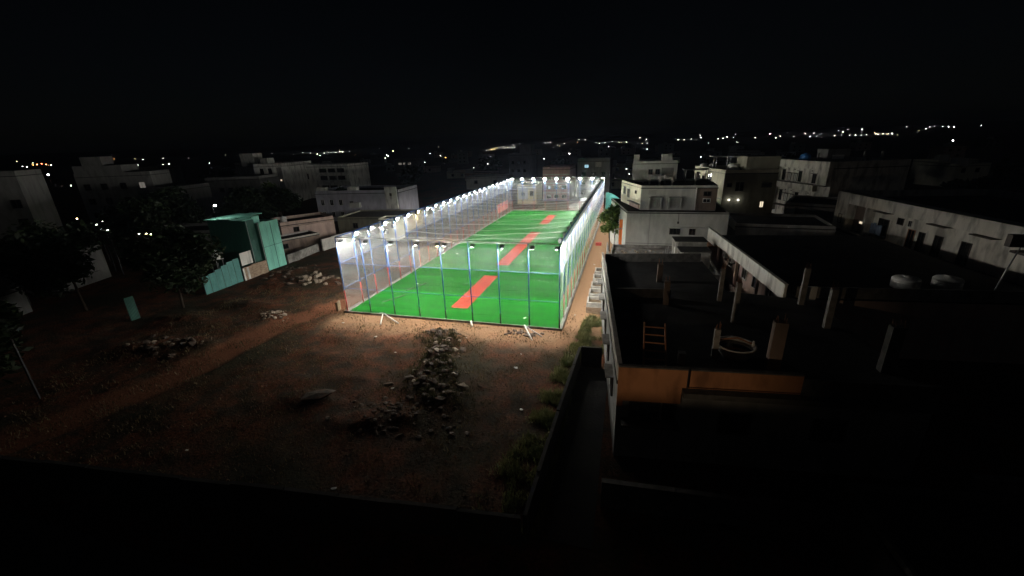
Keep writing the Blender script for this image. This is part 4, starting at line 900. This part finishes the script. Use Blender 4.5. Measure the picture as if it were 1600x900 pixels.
# ------------------------------------------------------------------ town lamps
LIGHTS = '133.8,1170.4,8,0.35,y;-1256.5,612.9,11.9,0.6,y;-946.5,937.2,10.6,0.4,o;-896.3,974.5,10.4,0.35,w;23.7,933.7,6,0.6,y;459,1151.9,8.9,0.4,w;-26.9,1155.7,7.7,0.5,w;114.2,1168.4,8,0.4,w;481.3,982.4,7,0.4,y;662.7,1271.7,12.7,0.4,y;-858.1,844.6,8.4,0.6,w;-1112.1,703.6,10.3,0.6,o;-1041.4,698.6,9.2,0.5,y;-876.4,908,9.3,0.35,w;-582.9,1078.5,8.7,0.5,w;-313.4,1251.3,9.8,0.6,w;330.5,981.9,6.5,0.35,y;25.3,933.7,6,0.4,w;-825.2,1108.6,11.6,0.6,y;-1217.9,753.2,12.6,0.5,w;-248.2,858.8,6,0.6,w;-312.3,1175.2,8.6,0.6,w;-409.3,585,6,0.5,o;-921.9,723.6,7.9,0.4,w;-539.8,1176,9.9,0.6,y;-639.8,734.4,6.1,0.4,w;-138.8,889.2,6,0.4,y;-148.4,1285.5,9.9,0.5,o;-314.7,611.8,6,0.35,o;116.8,734.8,6,0.5,w;-729.3,1166.8,11.4,0.6,w;513.9,1086.6,8.3,0.6,y;-21.4,1157.8,7.7,0.5,y;-202,1201.1,8.6,0.35,o;562.1,1245,11.3,0.6,y;-140.2,1213.9,8.6,0.4,y;-246.2,1343.6,11.3,0.5,w;-1143.4,671.5,10.5,0.4,w;-856.2,451.7,6.1,0.5,o;159.9,747.1,6,0.6,w;367.9,1163.2,8.6,0.35,w;-1214,755.8,12.6,0.35,w;-1107.4,562.3,9,0.6,w;-748.4,836,7.3,0.5,w;-1047.9,620.8,8.6,0.35,y;-957.2,846.8,9.6,0.6,y;-883,447.7,7.2,1,o;-920.3,471.5,7.5,1.3,o;-955.2,495.4,7.8,1.6,r;-885.6,464.4,7.3,1.3,o;-807.2,428.7,7,0.9,w;-735.9,366.3,7,1.2,w;-814.6,401.1,7,0.7,w;-363.5,189.6,7,2.2,w;-871.3,502.9,7.3,0.6,w;-510,327.3,7,1,w;-479.8,318.7,7,1.1,y;-496.1,333.9,7,0.6,w;-918.9,629.7,8.2,0.7,w;-314.1,213.8,7,1.2,y;-463.3,335.4,7,0.8,w;-476.6,351.2,7,1.2,w;-937.8,682.8,8.8,0.5,w;-407,339.5,7,0.9,w;-208.7,114.4,6.9,1,w;-95.1,51.2,7,2,y;-86.7,49.9,6.9,1,w;-78.2,44.5,6.8,1.4,w;-74.4,43.1,7,1.4,w;-82.8,48.7,6.9,1.2,w;-77.5,45.7,6.9,1.1,w;-83.6,47.2,6.9,0.7,w;-77.6,41.6,6.8,0.8,w;-67.6,42.7,6.7,0.7,w;-65.5,42.3,6.9,1,y;-63.6,41.6,7,0.9,g;-126.6,64.3,6.9,0.6,w;-71.7,30.8,6.9,0.6,w;-42.9,16.7,6.9,2,w;-118.3,101.7,7,0.6,w;-103.8,99.8,7,1.8,w;-91.7,92.2,6.9,1.6,g;-791.7,917.7,9.5,0.6,w;-713.1,850.7,8.2,0.5,w;-579.3,709.6,7,1.2,w;-465.4,575.3,7,1,w;-651.3,821,7.6,0.7,w;-681.9,873.3,8.1,0.5,w;-670.2,867.2,8,0.5,w;-648.2,856.3,7.8,0.7,w;-676.1,907.9,8.4,1,w;-665.6,903.3,8.3,1,w;-678.2,948.5,8.8,0.5,w;-72.3,103.2,7,1.5,w;-313.3,480.9,7,0.5,w;-298.6,492.6,7,1.1,w;-256.6,426.8,7,1.1,w;-221.1,361.8,7,0.8,w;-489.6,835,7.1,1.3,y;-240.1,497,7,1,w;-181.6,398.6,7,0.7,w;-148.8,336.6,7,0.9,o;-182.2,454.9,7,0.9,r;-124.2,248.7,7,0.8,w;-68.6,185.7,6.9,0.8,w;-71.9,216.4,7,1,w;-105.7,325.3,7,0.7,w;-202.1,605.2,7,0.6,w;-207.1,645.6,7,1.2,y;-220.7,702.1,7,1.2,y;-264.2,858.3,7,0.8,y;-294.6,1009.9,7.6,0.7,w;-254.6,907,7,0.8,w;-239,886.3,7,0.8,w;-230.2,874.2,7,0.8,w;-51.5,267.1,6.9,1,w;-47.4,356.9,6.9,1.5,w;-122.4,719.7,7,0.5,w;-92.9,389.1,7,0.6,w;-251,1324.4,11.9,0.6,w;-245.4,1382.4,13.1,0.7,w;-171.5,1183.6,9.2,0.8,w;-169.6,1052.4,7.7,0.5,w;-178.1,1596.1,17.9,0.6,w;-151.2,1532.6,16.2,0.6,w;-85.2,1146.8,8.6,0.7,w;-69.3,1053.7,7.7,0.7,w;-60.8,1114.3,8.2,0.7,w;-28.8,629.3,7,0.9,w;-48.7,1239,10,0.6,w;-8.4,1110,8.2,1,w;32.2,1589.7,17.5,0.7,w;45.2,1333.2,11.6,0.7,w;30.4,849.5,7,0.6,w;15.9,433.7,7,0.7,w;120.7,1214,9.6,1.1,w;132.3,1192.7,9.3,1,w;154.3,1236.4,10,0.7,w;232.2,1639.6,19.2,0.8,w;192.2,1340.3,12,1.5,w;201.8,1138.3,8.7,0.8,w;221.9,1187.4,9.4,0.8,w;253.6,1307.6,11.6,0.8,w;250.8,1216.4,10,0.6,w;324.9,1554.4,17.4,0.6,w;281.4,1139.8,8.9,0.8,w;402.5,1476.1,16,1.3,p;303.5,1067.7,8.2,1.1,w;344.1,1178.8,9.7,1,w;447.7,1334.9,13.2,1,w;36.2,245.3,7,1.1,w;-0.7,162,6.9,1,w;0.3,138,6.9,0.8,w;371.3,1075.7,8.5,0.9,w;375.9,1055,8.3,0.6,w;477.9,1362.6,13.9,0.5,w;485.7,1334.4,13.4,0.5,w;408.3,1055.8,8.4,0.8,w;593.3,1516,18.5,0.7,w;548.9,1374.4,14.8,0.9,w;654.4,1607.9,21.3,0.6,w;664.1,1543.2,19.8,0.9,w;439.2,1065,8.7,0.6,w;441.6,1046.6,8.5,0.8,w;443.7,1028.3,8.3,0.5,w;458.2,1041.7,8.5,0.6,w;497,1094.5,9.4,0.9,w;473.5,1032.6,8.5,0.9,w;499.7,1071.2,9.1,0.8,w;501.8,1054.7,8.9,0.6,w;512.2,1065.3,9.1,1.3,w;802.3,1600.2,22.8,0.5,w;716.8,1347.2,15.9,0.7,w;805.4,1499.4,20.4,0.7,w;837,1539.2,21.8,0.5,w;818,1469.7,19.9,0.6,w;805.3,1424.1,18.7,1.2,w;805.6,1403.2,18.2,1.1,w;863.8,1408.2,19.1,0.5,w;257.4,444.9,7,2,w;72.6,147.1,6.9,1.8,g'
CN = {'w': 'white', 'y': 'yellowish', 'o': 'orange', 'r': 'red', 'g': 'greenish', 'p': 'pinkish'}
NEAR = {3: 0}
near_lab = ['on a pole among the dark houses at left', 'on a pole beyond the dark trees at left', 'on a pole beside the house rows at left']
for it in LIGHTS.split(';'):
    x, y, z, s_, c_ = it.split(','); x, y, z, s_ = map(float, (x, y, z, s_)); r = math.hypot(x, y)
    rad = max(.09, (.00052 if r < 500 else .00042)*r*s_); zb = max(0, hill(r)) if r > 200 else 0
    far = r > 200
    lab = ('tiny %s lamp among the far town lights near the skyline' if far else '%s street lamp on a pole among the dark nearby houses') % CN[c_]
    t = thing('street_lamp', lab, 'street lamp', (x, y, zb-.1), 0, '%s %s town lamps' % (CN[c_], 'far' if far else 'near'))
    MB().tube([(0, 0, 0), (0, 0, z-zb+.1+rad*.8)], .09 if not far else max(.1, rad*.2), 5).build('pole', 'steel_black', t)
    MB().lathe([(rad*.3, -rad*.9), (rad*.85, -rad*.45), (rad, 0), (rad*.8, rad*.5), (rad*.3, rad*.75)], 10, (0, 0, z-zb+.1)).build('lamp_head', 'lamp_'+c_, t)
    MB().lathe([(rad*.9, rad*.76), (rad*.4, rad*1.1)], 10, (0, 0, z-zb+.1)).build('cap', 'steel_black', t)
# lamp over the mint roof
t = thing('street_lamp', 'white star-like lamp just above the mint shed roof', 'street lamp', (-58.6, 47.6, 8.1))
MB().tube([(0, 0, 0), (0, 0, 1.9), (.5, 0, 2.1)], .05, 6).build('pole', 'steel_black', t, smooth=True); MB().lathe([(.05, -.1), (.12, -.06), (.14, 0), (.1, .08), (.03, .1)], 10, (.5, 0, 1.98)).build('lamp_head', 'lamp_near', t)
# added lamp below the camera, standing in for the parapet's unseen light source
t = thing('stand_in_lamp', 'warm stand-in lamp below the camera for the unseen source lighting the orange parapet', 'lamp', (-4.6, 1.0, 0))
LP = Vector((0, .35, 8.6)); aim = (Vector((3.0, 20.6, 5.6))-Vector((-4.6, 1.0, 0))-LP).normalized(); ax = aim.cross(Vector((0, 0, 1))).normalized(); ay = ax.cross(aim)
MB().tube([(0, 0, 0), (0, 0, 8.5), (0, .2, 8.6)], .06, 8).build('pole', 'steel_black', t, smooth=True); MB().obox(LP-aim*.06, ax*.16, ay*.12, aim*.05).build('housing', 'steel_black', t)
MB().obox(LP+aim*.004, ax*.14, ay*.1, aim*.006).build('lens', 'stand_in_glow', t)
low = (Vector((3.2, 20.1, 4.25))-Vector((-4.6, 1.0, 0))-LP-aim*.15).normalized()     # tilted visor added to shade all that lies below the parapet
ax2 = ax*math.cos(.13)+ay*math.sin(.13); ay2 = ay*math.cos(.13)-ax*math.sin(.13)
MB().obox(LP+aim*.15+low*.6-ay2*.1, ax2*.45, ay2*.1, aim*.02).build('visor', 'steel_black', t)
MB().obox(LP+aim*.3-ay*.2, ax*.02, ay*.02, aim*.36).build('visor_stay', 'steel_black', t)
sp = bpy.data.lights.new('stand_in_beam', 'SPOT'); sp.energy = 1050; sp.color = (1, .74, .48); sp.spot_size = math.radians(32); sp.spot_blend = 1.0; sp.shadow_soft_size = .02
so = bpy.data.objects.new('stand_in_beam', sp); COL.objects.link(so); so.parent = t; so.location = LP+aim*.15; so.rotation_euler = (-aim).to_track_quat('Z', 'Y').to_euler()

# ------------------------------------------------------------------ trees
def tree(x, y, h, rad, zc, nleaf, leaf, label, seed, mat='leaf_dark', fl=.8):
    rn = random.Random(seed); t = thing('tree', label, 'tree', (x, y, 0), rn.uniform(0, 6))
    mb = MB(); mb.tube([(0, 0, -.1), (.1*rad*.3, 0, zc*.4), (0, .1, zc*.8)], .05*h**.8*.5, 8, r1=.03*h**.8*.5)
    lobes = []
    for k in range(16):
        a = rn.uniform(0, 2*PI); ph = rn.uniform(-.5, 1); rr = rad*rn.uniform(.35, .85)
        c_ = Vector((rr*math.cos(a)*math.cos(ph), rr*math.sin(a)*math.cos(ph), zc+(h-zc)*fl*math.sin(ph))); lobes.append((c_, rad*rn.uniform(.25, .48)))
        if k < 9: mb.tube([(0, .1, zc*rn.uniform(.45, .8)), tuple((Vector((0, .1, zc*.8))+c_)*.5+Vector((0, 0, .2))), tuple(c_)], .018*h*.5, 5, r1=.006*h*.5)
    mb.build('trunk', 'bark', t, smooth=True)
    V = []; F = []
    for k in range(nleaf):
        c_, lr_ = lobes[k % len(lobes)]
        d_ = Vector((rn.gauss(0, 1), rn.gauss(0, 1), rn.gauss(0, .85))).normalized()*lr_*rn.uniform(.35, 1.08)
        p = c_+d_; a = Vector((rn.gauss(0, 1), rn.gauss(0, 1), rn.gauss(0, .6))).normalized(); b_ = a.orthogonal().normalized(); b_ = (b_*math.cos(k)+a.cross(b_)*math.sin(k))
        s_ = leaf*rn.uniform(.6, 1.4); i = len(V)
        V += [tuple(p-a*s_), tuple(p+b_*s_*.45), tuple(p+a*s_), tuple(p-b_*s_*.45)]; F.append((i, i+1, i+2, i+3))
    mb = MB(); mb.v = V; mb.f = F; mb.build('crown', mat, t)
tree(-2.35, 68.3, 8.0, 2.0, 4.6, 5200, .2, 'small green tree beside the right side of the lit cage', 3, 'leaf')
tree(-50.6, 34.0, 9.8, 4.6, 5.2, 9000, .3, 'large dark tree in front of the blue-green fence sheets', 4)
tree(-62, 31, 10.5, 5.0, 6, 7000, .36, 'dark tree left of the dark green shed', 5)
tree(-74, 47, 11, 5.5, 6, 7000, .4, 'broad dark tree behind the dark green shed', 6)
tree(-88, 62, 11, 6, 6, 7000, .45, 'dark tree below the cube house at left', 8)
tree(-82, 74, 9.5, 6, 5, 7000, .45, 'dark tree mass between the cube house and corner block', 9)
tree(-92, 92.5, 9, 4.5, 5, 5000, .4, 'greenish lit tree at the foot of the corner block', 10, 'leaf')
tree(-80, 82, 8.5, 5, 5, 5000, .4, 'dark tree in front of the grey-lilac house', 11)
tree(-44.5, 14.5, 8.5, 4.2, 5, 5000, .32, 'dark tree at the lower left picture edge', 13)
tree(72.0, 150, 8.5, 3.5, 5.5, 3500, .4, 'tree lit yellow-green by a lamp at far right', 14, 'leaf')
tree(-70, 92, 8.2, 2.2, 6, 2600, .3, 'dark tree crown rising behind the white roof boxes', 15)
for k, (x, y, r) in enumerate(((-140, 120, 6), (-175, 150, 7), (-95, 175, 6), (-75, 230, 7), (-30, 190, 6), (30, 170, 6), (62, 190, 6), (90, 130, 6), (70, 110, 5))):
    tree(x, y, r*1.5, r, r*.8, 2600, .7, 'unlit tree in the dark town, %s from the left' % ORD[k] if False else ('unlit tree in the dark town beyond the %s' % ('corner block', 'far amber-lit house', 'left houses', 'grey-lilac house and lamps', 'pink apartment block', 'grey house with roof boxes', 'cream house', 'long old house', 'balcony house')[k]), 30+k)

# ------------------------------------------------------------------ rubble, stones, litter
random.seed(11)
def heap(name, label, cx, cy, spots, meshes, group=None):
    t = thing(name, label, 'rubble', (cx, cy, 0), 0, group)
    for x, y, s_ in spots: put_stone(t, x-cx, y-cy, G(x, y)+s_*.08, s_, meshes)
spots = []
SP = [(-16.4, 33.2, 2.0), (-15.9, 31.6, 1.6), (-15.2, 29.8, 1.1), (-14.4, 27.8, 1.6), (-13.6, 25.8, 2.2), (-12.8, 24.0, 2.4), (-12.2, 22.4, 2.4)]
for k in range(270):
    a = random.uniform(0, len(SP)-1.001); i = int(a); u = a-i
    cx = SP[i][0]*(1-u)+SP[i+1][0]*u; cy = SP[i][1]*(1-u)+SP[i+1][1]*u; w = SP[i][2]*(1-u)+SP[i+1][2]*u
    spots.append((cx+random.gauss(0, .5)*w, cy+random.gauss(0, .5), random.uniform(.06, .2) if random.random() < .8 else random.uniform(.2, .42)))
heap('rubble_heap', 'long heap of dark rubble stones in front of the cage', -14.8, 28.5, spots, stmesh+stpale[:1])
heap('rubble_heap', 'ragged heap of dark stones nearest the camera on the waste ground', -14.5, 20.6, [(random.gauss(-14.2, 2.2), random.gauss(20.8, 1.0), random.uniform(.06, .24)) for k in range(110)], stmesh)
heap('rubble_heap', 'orange-brown rubble heap near the left cage corner', -41, 45.2, [(random.gauss(-41.2, 1.6), random.gauss(45.2, .8), random.uniform(.15, .55)) for k in range(55)], stpale+stmesh[:3])
heap('rubble_heap', 'pale rubble patch beside the red dirt track', -37, 33.8, [(random.gauss(-37.0, .8), random.gauss(33.8, .5), random.uniform(.08, .3)) for k in range(50)], stpale)
heap('rubble_heap', 'dim rubble on the bank left of the dirt track', -42.5, 26, [(random.gauss(-41.5, 2.2), random.gauss(25.6, .9), random.uniform(.1, .4)) for k in range(40)], stmesh+stpale[:1])
heap('rubble_heap', 'loose stones at the foot of the teal tower shed', -48.5, 49, [(random.gauss(-48.6, 1.6), random.gauss(48.5, 2.4), random.uniform(.08, .3)) for k in range(40)], stmesh)
heap('rubble_heap', 'small stones by the white pipes near the right cage corner', -9.2, 35, [(random.gauss(-9.3, .9), random.gauss(35.1, .35), random.uniform(.08, .28)) for k in range(26)], stmesh)
sl = put_stone(None, -21.0, 21.2, G(-21.0, 21.2)+.1, .5, stmesh, 'stone_slab'); sl.scale = (1.25, .7, .3); sl.rotation_euler = (.12, -.05, .35); tag(sl, 'flat pale stone slab lying on the dim earth left of the heap', 'slab')
for k, (x, y, s_, lab) in enumerate(((-22.9, 31.6, .22, 'white scrap on the earth left of the rubble heap'), (-7.96, 28.6, .2, 'bright white scrap on the dark earth right of the rubble heap'), (-6.2, 23.4, .16, 'small white scrap beside the grassy strip'), (-16.4, 23.7, .12, 'tiny white scrap at the left foot of the rubble heap'), (-25.6, 14.8, .1, 'tiny white scrap near the compound wall at left'), (-14.5, 14.3, .13, 'tiny white scrap at the compound wall'), (-8.1, 31.0, .08, 'tiny white speck of litter above the bright scrap'), (-19.2, 29.0, .14, 'pale scrap left of the rubble heap middle'), (-28.2, 33.8, .12, 'pale scrap on the earth below the left cage corner'), (-4.6, 40.5, .12, 'white scrap on the sandy path beside the cage'), (-4.1, 60.0, .15, 'white scrap far along the sandy path'))):
    t = put_stone(None, x, y, G(x, y)+s_*.35, s_, stlit, 'litter'); t.scale.z *= .5; tag(t, lab, 'litter')
for k, (x, y, s_, lab) in enumerate(((-9.6, 38.6, .2, 'white crumpled sheet on the turf near the right corner'), (-26.3, 47, .2, 'white scrap on the turf by the left kerb'), (-26.9, 62.6, .3, 'white bag on the turf by the left kerb halfway'), (-14.9, 59.8, .16, 'small white scrap on the turf beside the long mat'), (-28.4, 91, .5, 'white heap at the far left edge of the turf'), (-13.2, 47.8, .1, 'tiny white scrap on the turf right of the near mat'))):
    t = put_stone(None, x, y, .09, s_, stlit, 'litter'); t.scale.z *= .25; tag(t, lab, 'litter')
t = MB().box(0, 3.1, -.05, .05, .07, .13).build('plank', 'concrete_dark', None, (-27.3, 39.9, 0), 1.05); tag(t, 'grey plank lying on the turf near the left corner', 'plank')
t = MB().box(0, 3.4, -.05, .05, .07, .13).build('plank', 'concrete_dark', None, (-26.4, 44.2, 0), 1.2); tag(t, 'second grey plank on the turf beyond the near one', 'plank')
def pipe(a, b_, r, lab, mat='white_pipe'):
    t = MB().tube([(a[0], a[1], a[2]), (b_[0], b_[1], b_[2])], r, 8).build('pipe', mat, smooth=True); tag(t, lab, 'pipe', 'pipes on the ground before the cage')
pipe((-24.9, 36.3, .35), (-23.95, 34.2, .08), .07, 'short white pipe leaning left of two below the cage front')
pipe((-24.7, 36.3, .3), (-22.2, 34.8, .08), .06, 'longer white pipe crossing beside the short one at left')
pipe((-25.2, 36.2, .45), (-24.3, 35.9, .5), .06, 'grey pipe end on top of the two crossed pipes', 'galvanised')
pipe((-14.7, 36.3, .3), (-14.3, 35.5, .1), .1, 'stubby white pipe at the middle of the cage front')
pipe((-9.05, 36.3, .35), (-7.75, 33.8, .08), .07, 'long white pipe on the earth near the right cage corner')
pipe((-8.9, 36.2, .3), (-7.0, 34.7, .08), .05, 'grey pipe beside the long white one near the right corner', 'galvanised')
t = MB().obox((-31.0, 36.9, .5), (.12, .02, .03), (-.02, .3, .04), (0, 0, .55)).build('marker_stone', 'pale_soil'); tag(t, 'small pale upright stone at the left cage corner', 'stone')
t = MB().box(-.5, .5, -.35, .35, 0, .5).build('red_crate', 'red_cloth', None, (-4.3, 72, 0)); tag(t, 'red crate on the sandy path by the small tree', 'crate')

# loose clods and pebbles, too many to count
rs = np.random.RandomState(4); V = []; F = []
oct_ = np.array([(1, 0, 0), (0, 1, 0), (-1, 0, 0), (0, -1, 0), (0, 0, .7), (0, 0, -.7)]); of = [(0, 1, 4), (1, 2, 4), (2, 3, 4), (3, 0, 4), (1, 0, 5), (2, 1, 5), (3, 2, 5), (0, 3, 5)]
for k in range(5200):
    x = rs.uniform(-46, -3.5); y = 11.5+33*rs.uniform(0, 1)**1.1
    if X0-.4 < x < X1+.4 and y > Y0-.4: continue
    if path_d(x, y) < 1.6 and rs.rand() < .8: continue
    s_ = .025+.08*rs.rand()**3; a = rs.uniform(0, 6.28); q = oct_*s_*rs.uniform(.6, 1.3, (6, 3)); ca, sa_ = math.cos(a), math.sin(a)
    q = np.stack([q[:, 0]*ca-q[:, 1]*sa_+x, q[:, 0]*sa_+q[:, 1]*ca+y, q[:, 2]+G(x, y)+s_*.25], 1); i = len(V)
    V += [tuple(map(float, w)) for w in q]; F += [tuple(j+i for j in f) for f in of]
mb = MB(); mb.v = V; mb.f = F; tag(mb.build('gravel', 'clod'), 'loose clods and pebbles strewn over the red earth', 'gravel', kind='stuff')

def blades(name, mat, label, n_, area, hmin, hmax, clump, seed):
    rs = np.random.RandomState(seed); V = []; F = []
    k = 0; tries = 0
    while k < n_ and tries < n_*30:
        tries += 1
        x, y = area(rs)
        if noise.noise((x/clump, y/clump, seed)) < rs.uniform(-.25, .45): continue
        if X0-.4 < x < X1+.4 and y > Y0-.3: continue
        z = G(x, y); h_ = rs.uniform(hmin, hmax); a = rs.uniform(0, 6.28); w = .012+.016*rs.rand(); lx, ly = rs.normal(0, .35, 2)*h_
        dx, dy = math.cos(a)*w, math.sin(a)*w; i = len(V)
        V += [(x-dx, y-dy, z), (x+dx, y+dy, z), (x+lx*.4+dx*.7, y+ly*.4+dy*.7, z+h_*.6), (x+lx*.4-dx*.7, y+ly*.4-dy*.7, z+h_*.6), (x+lx, y+ly, z+h_)]
        F += [(i, i+1, i+2, i+3), (i+3, i+2, i+4)]; k += 1
    mb = MB(); mb.v = [tuple(map(float, v)) for v in V]; mb.f = F; tag(mb.build(name, mat), label, 'grass', kind='stuff')
def strip(rs):
    y = rs.uniform(14, 40.5); lo = -3.4-2.0*sm(42, 22, y)*(.6+.5*rs.rand())-1.2*sm(24, 14, y); return rs.uniform(lo, -3.0+.6*sm(30.5, 32, y)+1.2*sm(30.5, 31, y)), y
blades('grass', 'grass', 'green grass growing along the alley wall', 17000, strip, .1, .5, 1.3, 2)
blades('grass', 'dry_grass', 'short dry grass tufts over the waste ground', 15000, lambda rs: (rs.uniform(-47, -4), 12+30*rs.rand()), .05, .28, 2.2, 3)

# ------------------------------------------------------------------ night air round the lamps
m = bpy.data.materials.new('night_air'); m.use_nodes = True; n = m.node_tree.nodes; n.clear()
o = n.new('ShaderNodeOutputMaterial'); v_ = n.new('ShaderNodeVolumePrincipled')
v_.inputs['Color'].default_value = (.6, .74, 1, 1); v_.inputs['Density'].default_value = HAZE; v_.inputs['Anisotropy'].default_value = .3
m.node_tree.links.new(v_.outputs[0], o.inputs['Volume']); MATS['night_air'] = m
hz = MB().box(-3600, 3600, -420, 3600, -6, 90).build('haze', 'night_air'); tag(hz, 'thin night haze over the whole town', 'haze', kind='stuff')

def onheap(rs):
    a = rs.uniform(0, len(SP)-1.001); i = int(a); u = a-i
    return (SP[i][0]*(1-u)+SP[i+1][0]*u+rs.normal(0, 1.0)*SP[i][2]*.7, SP[i][1]*(1-u)+SP[i+1][1]*u+rs.normal(0, .6))
blades('weeds', 'weed', 'dark weeds growing through the rubble heaps', 6500, onheap, .08, .3, .7, 6)
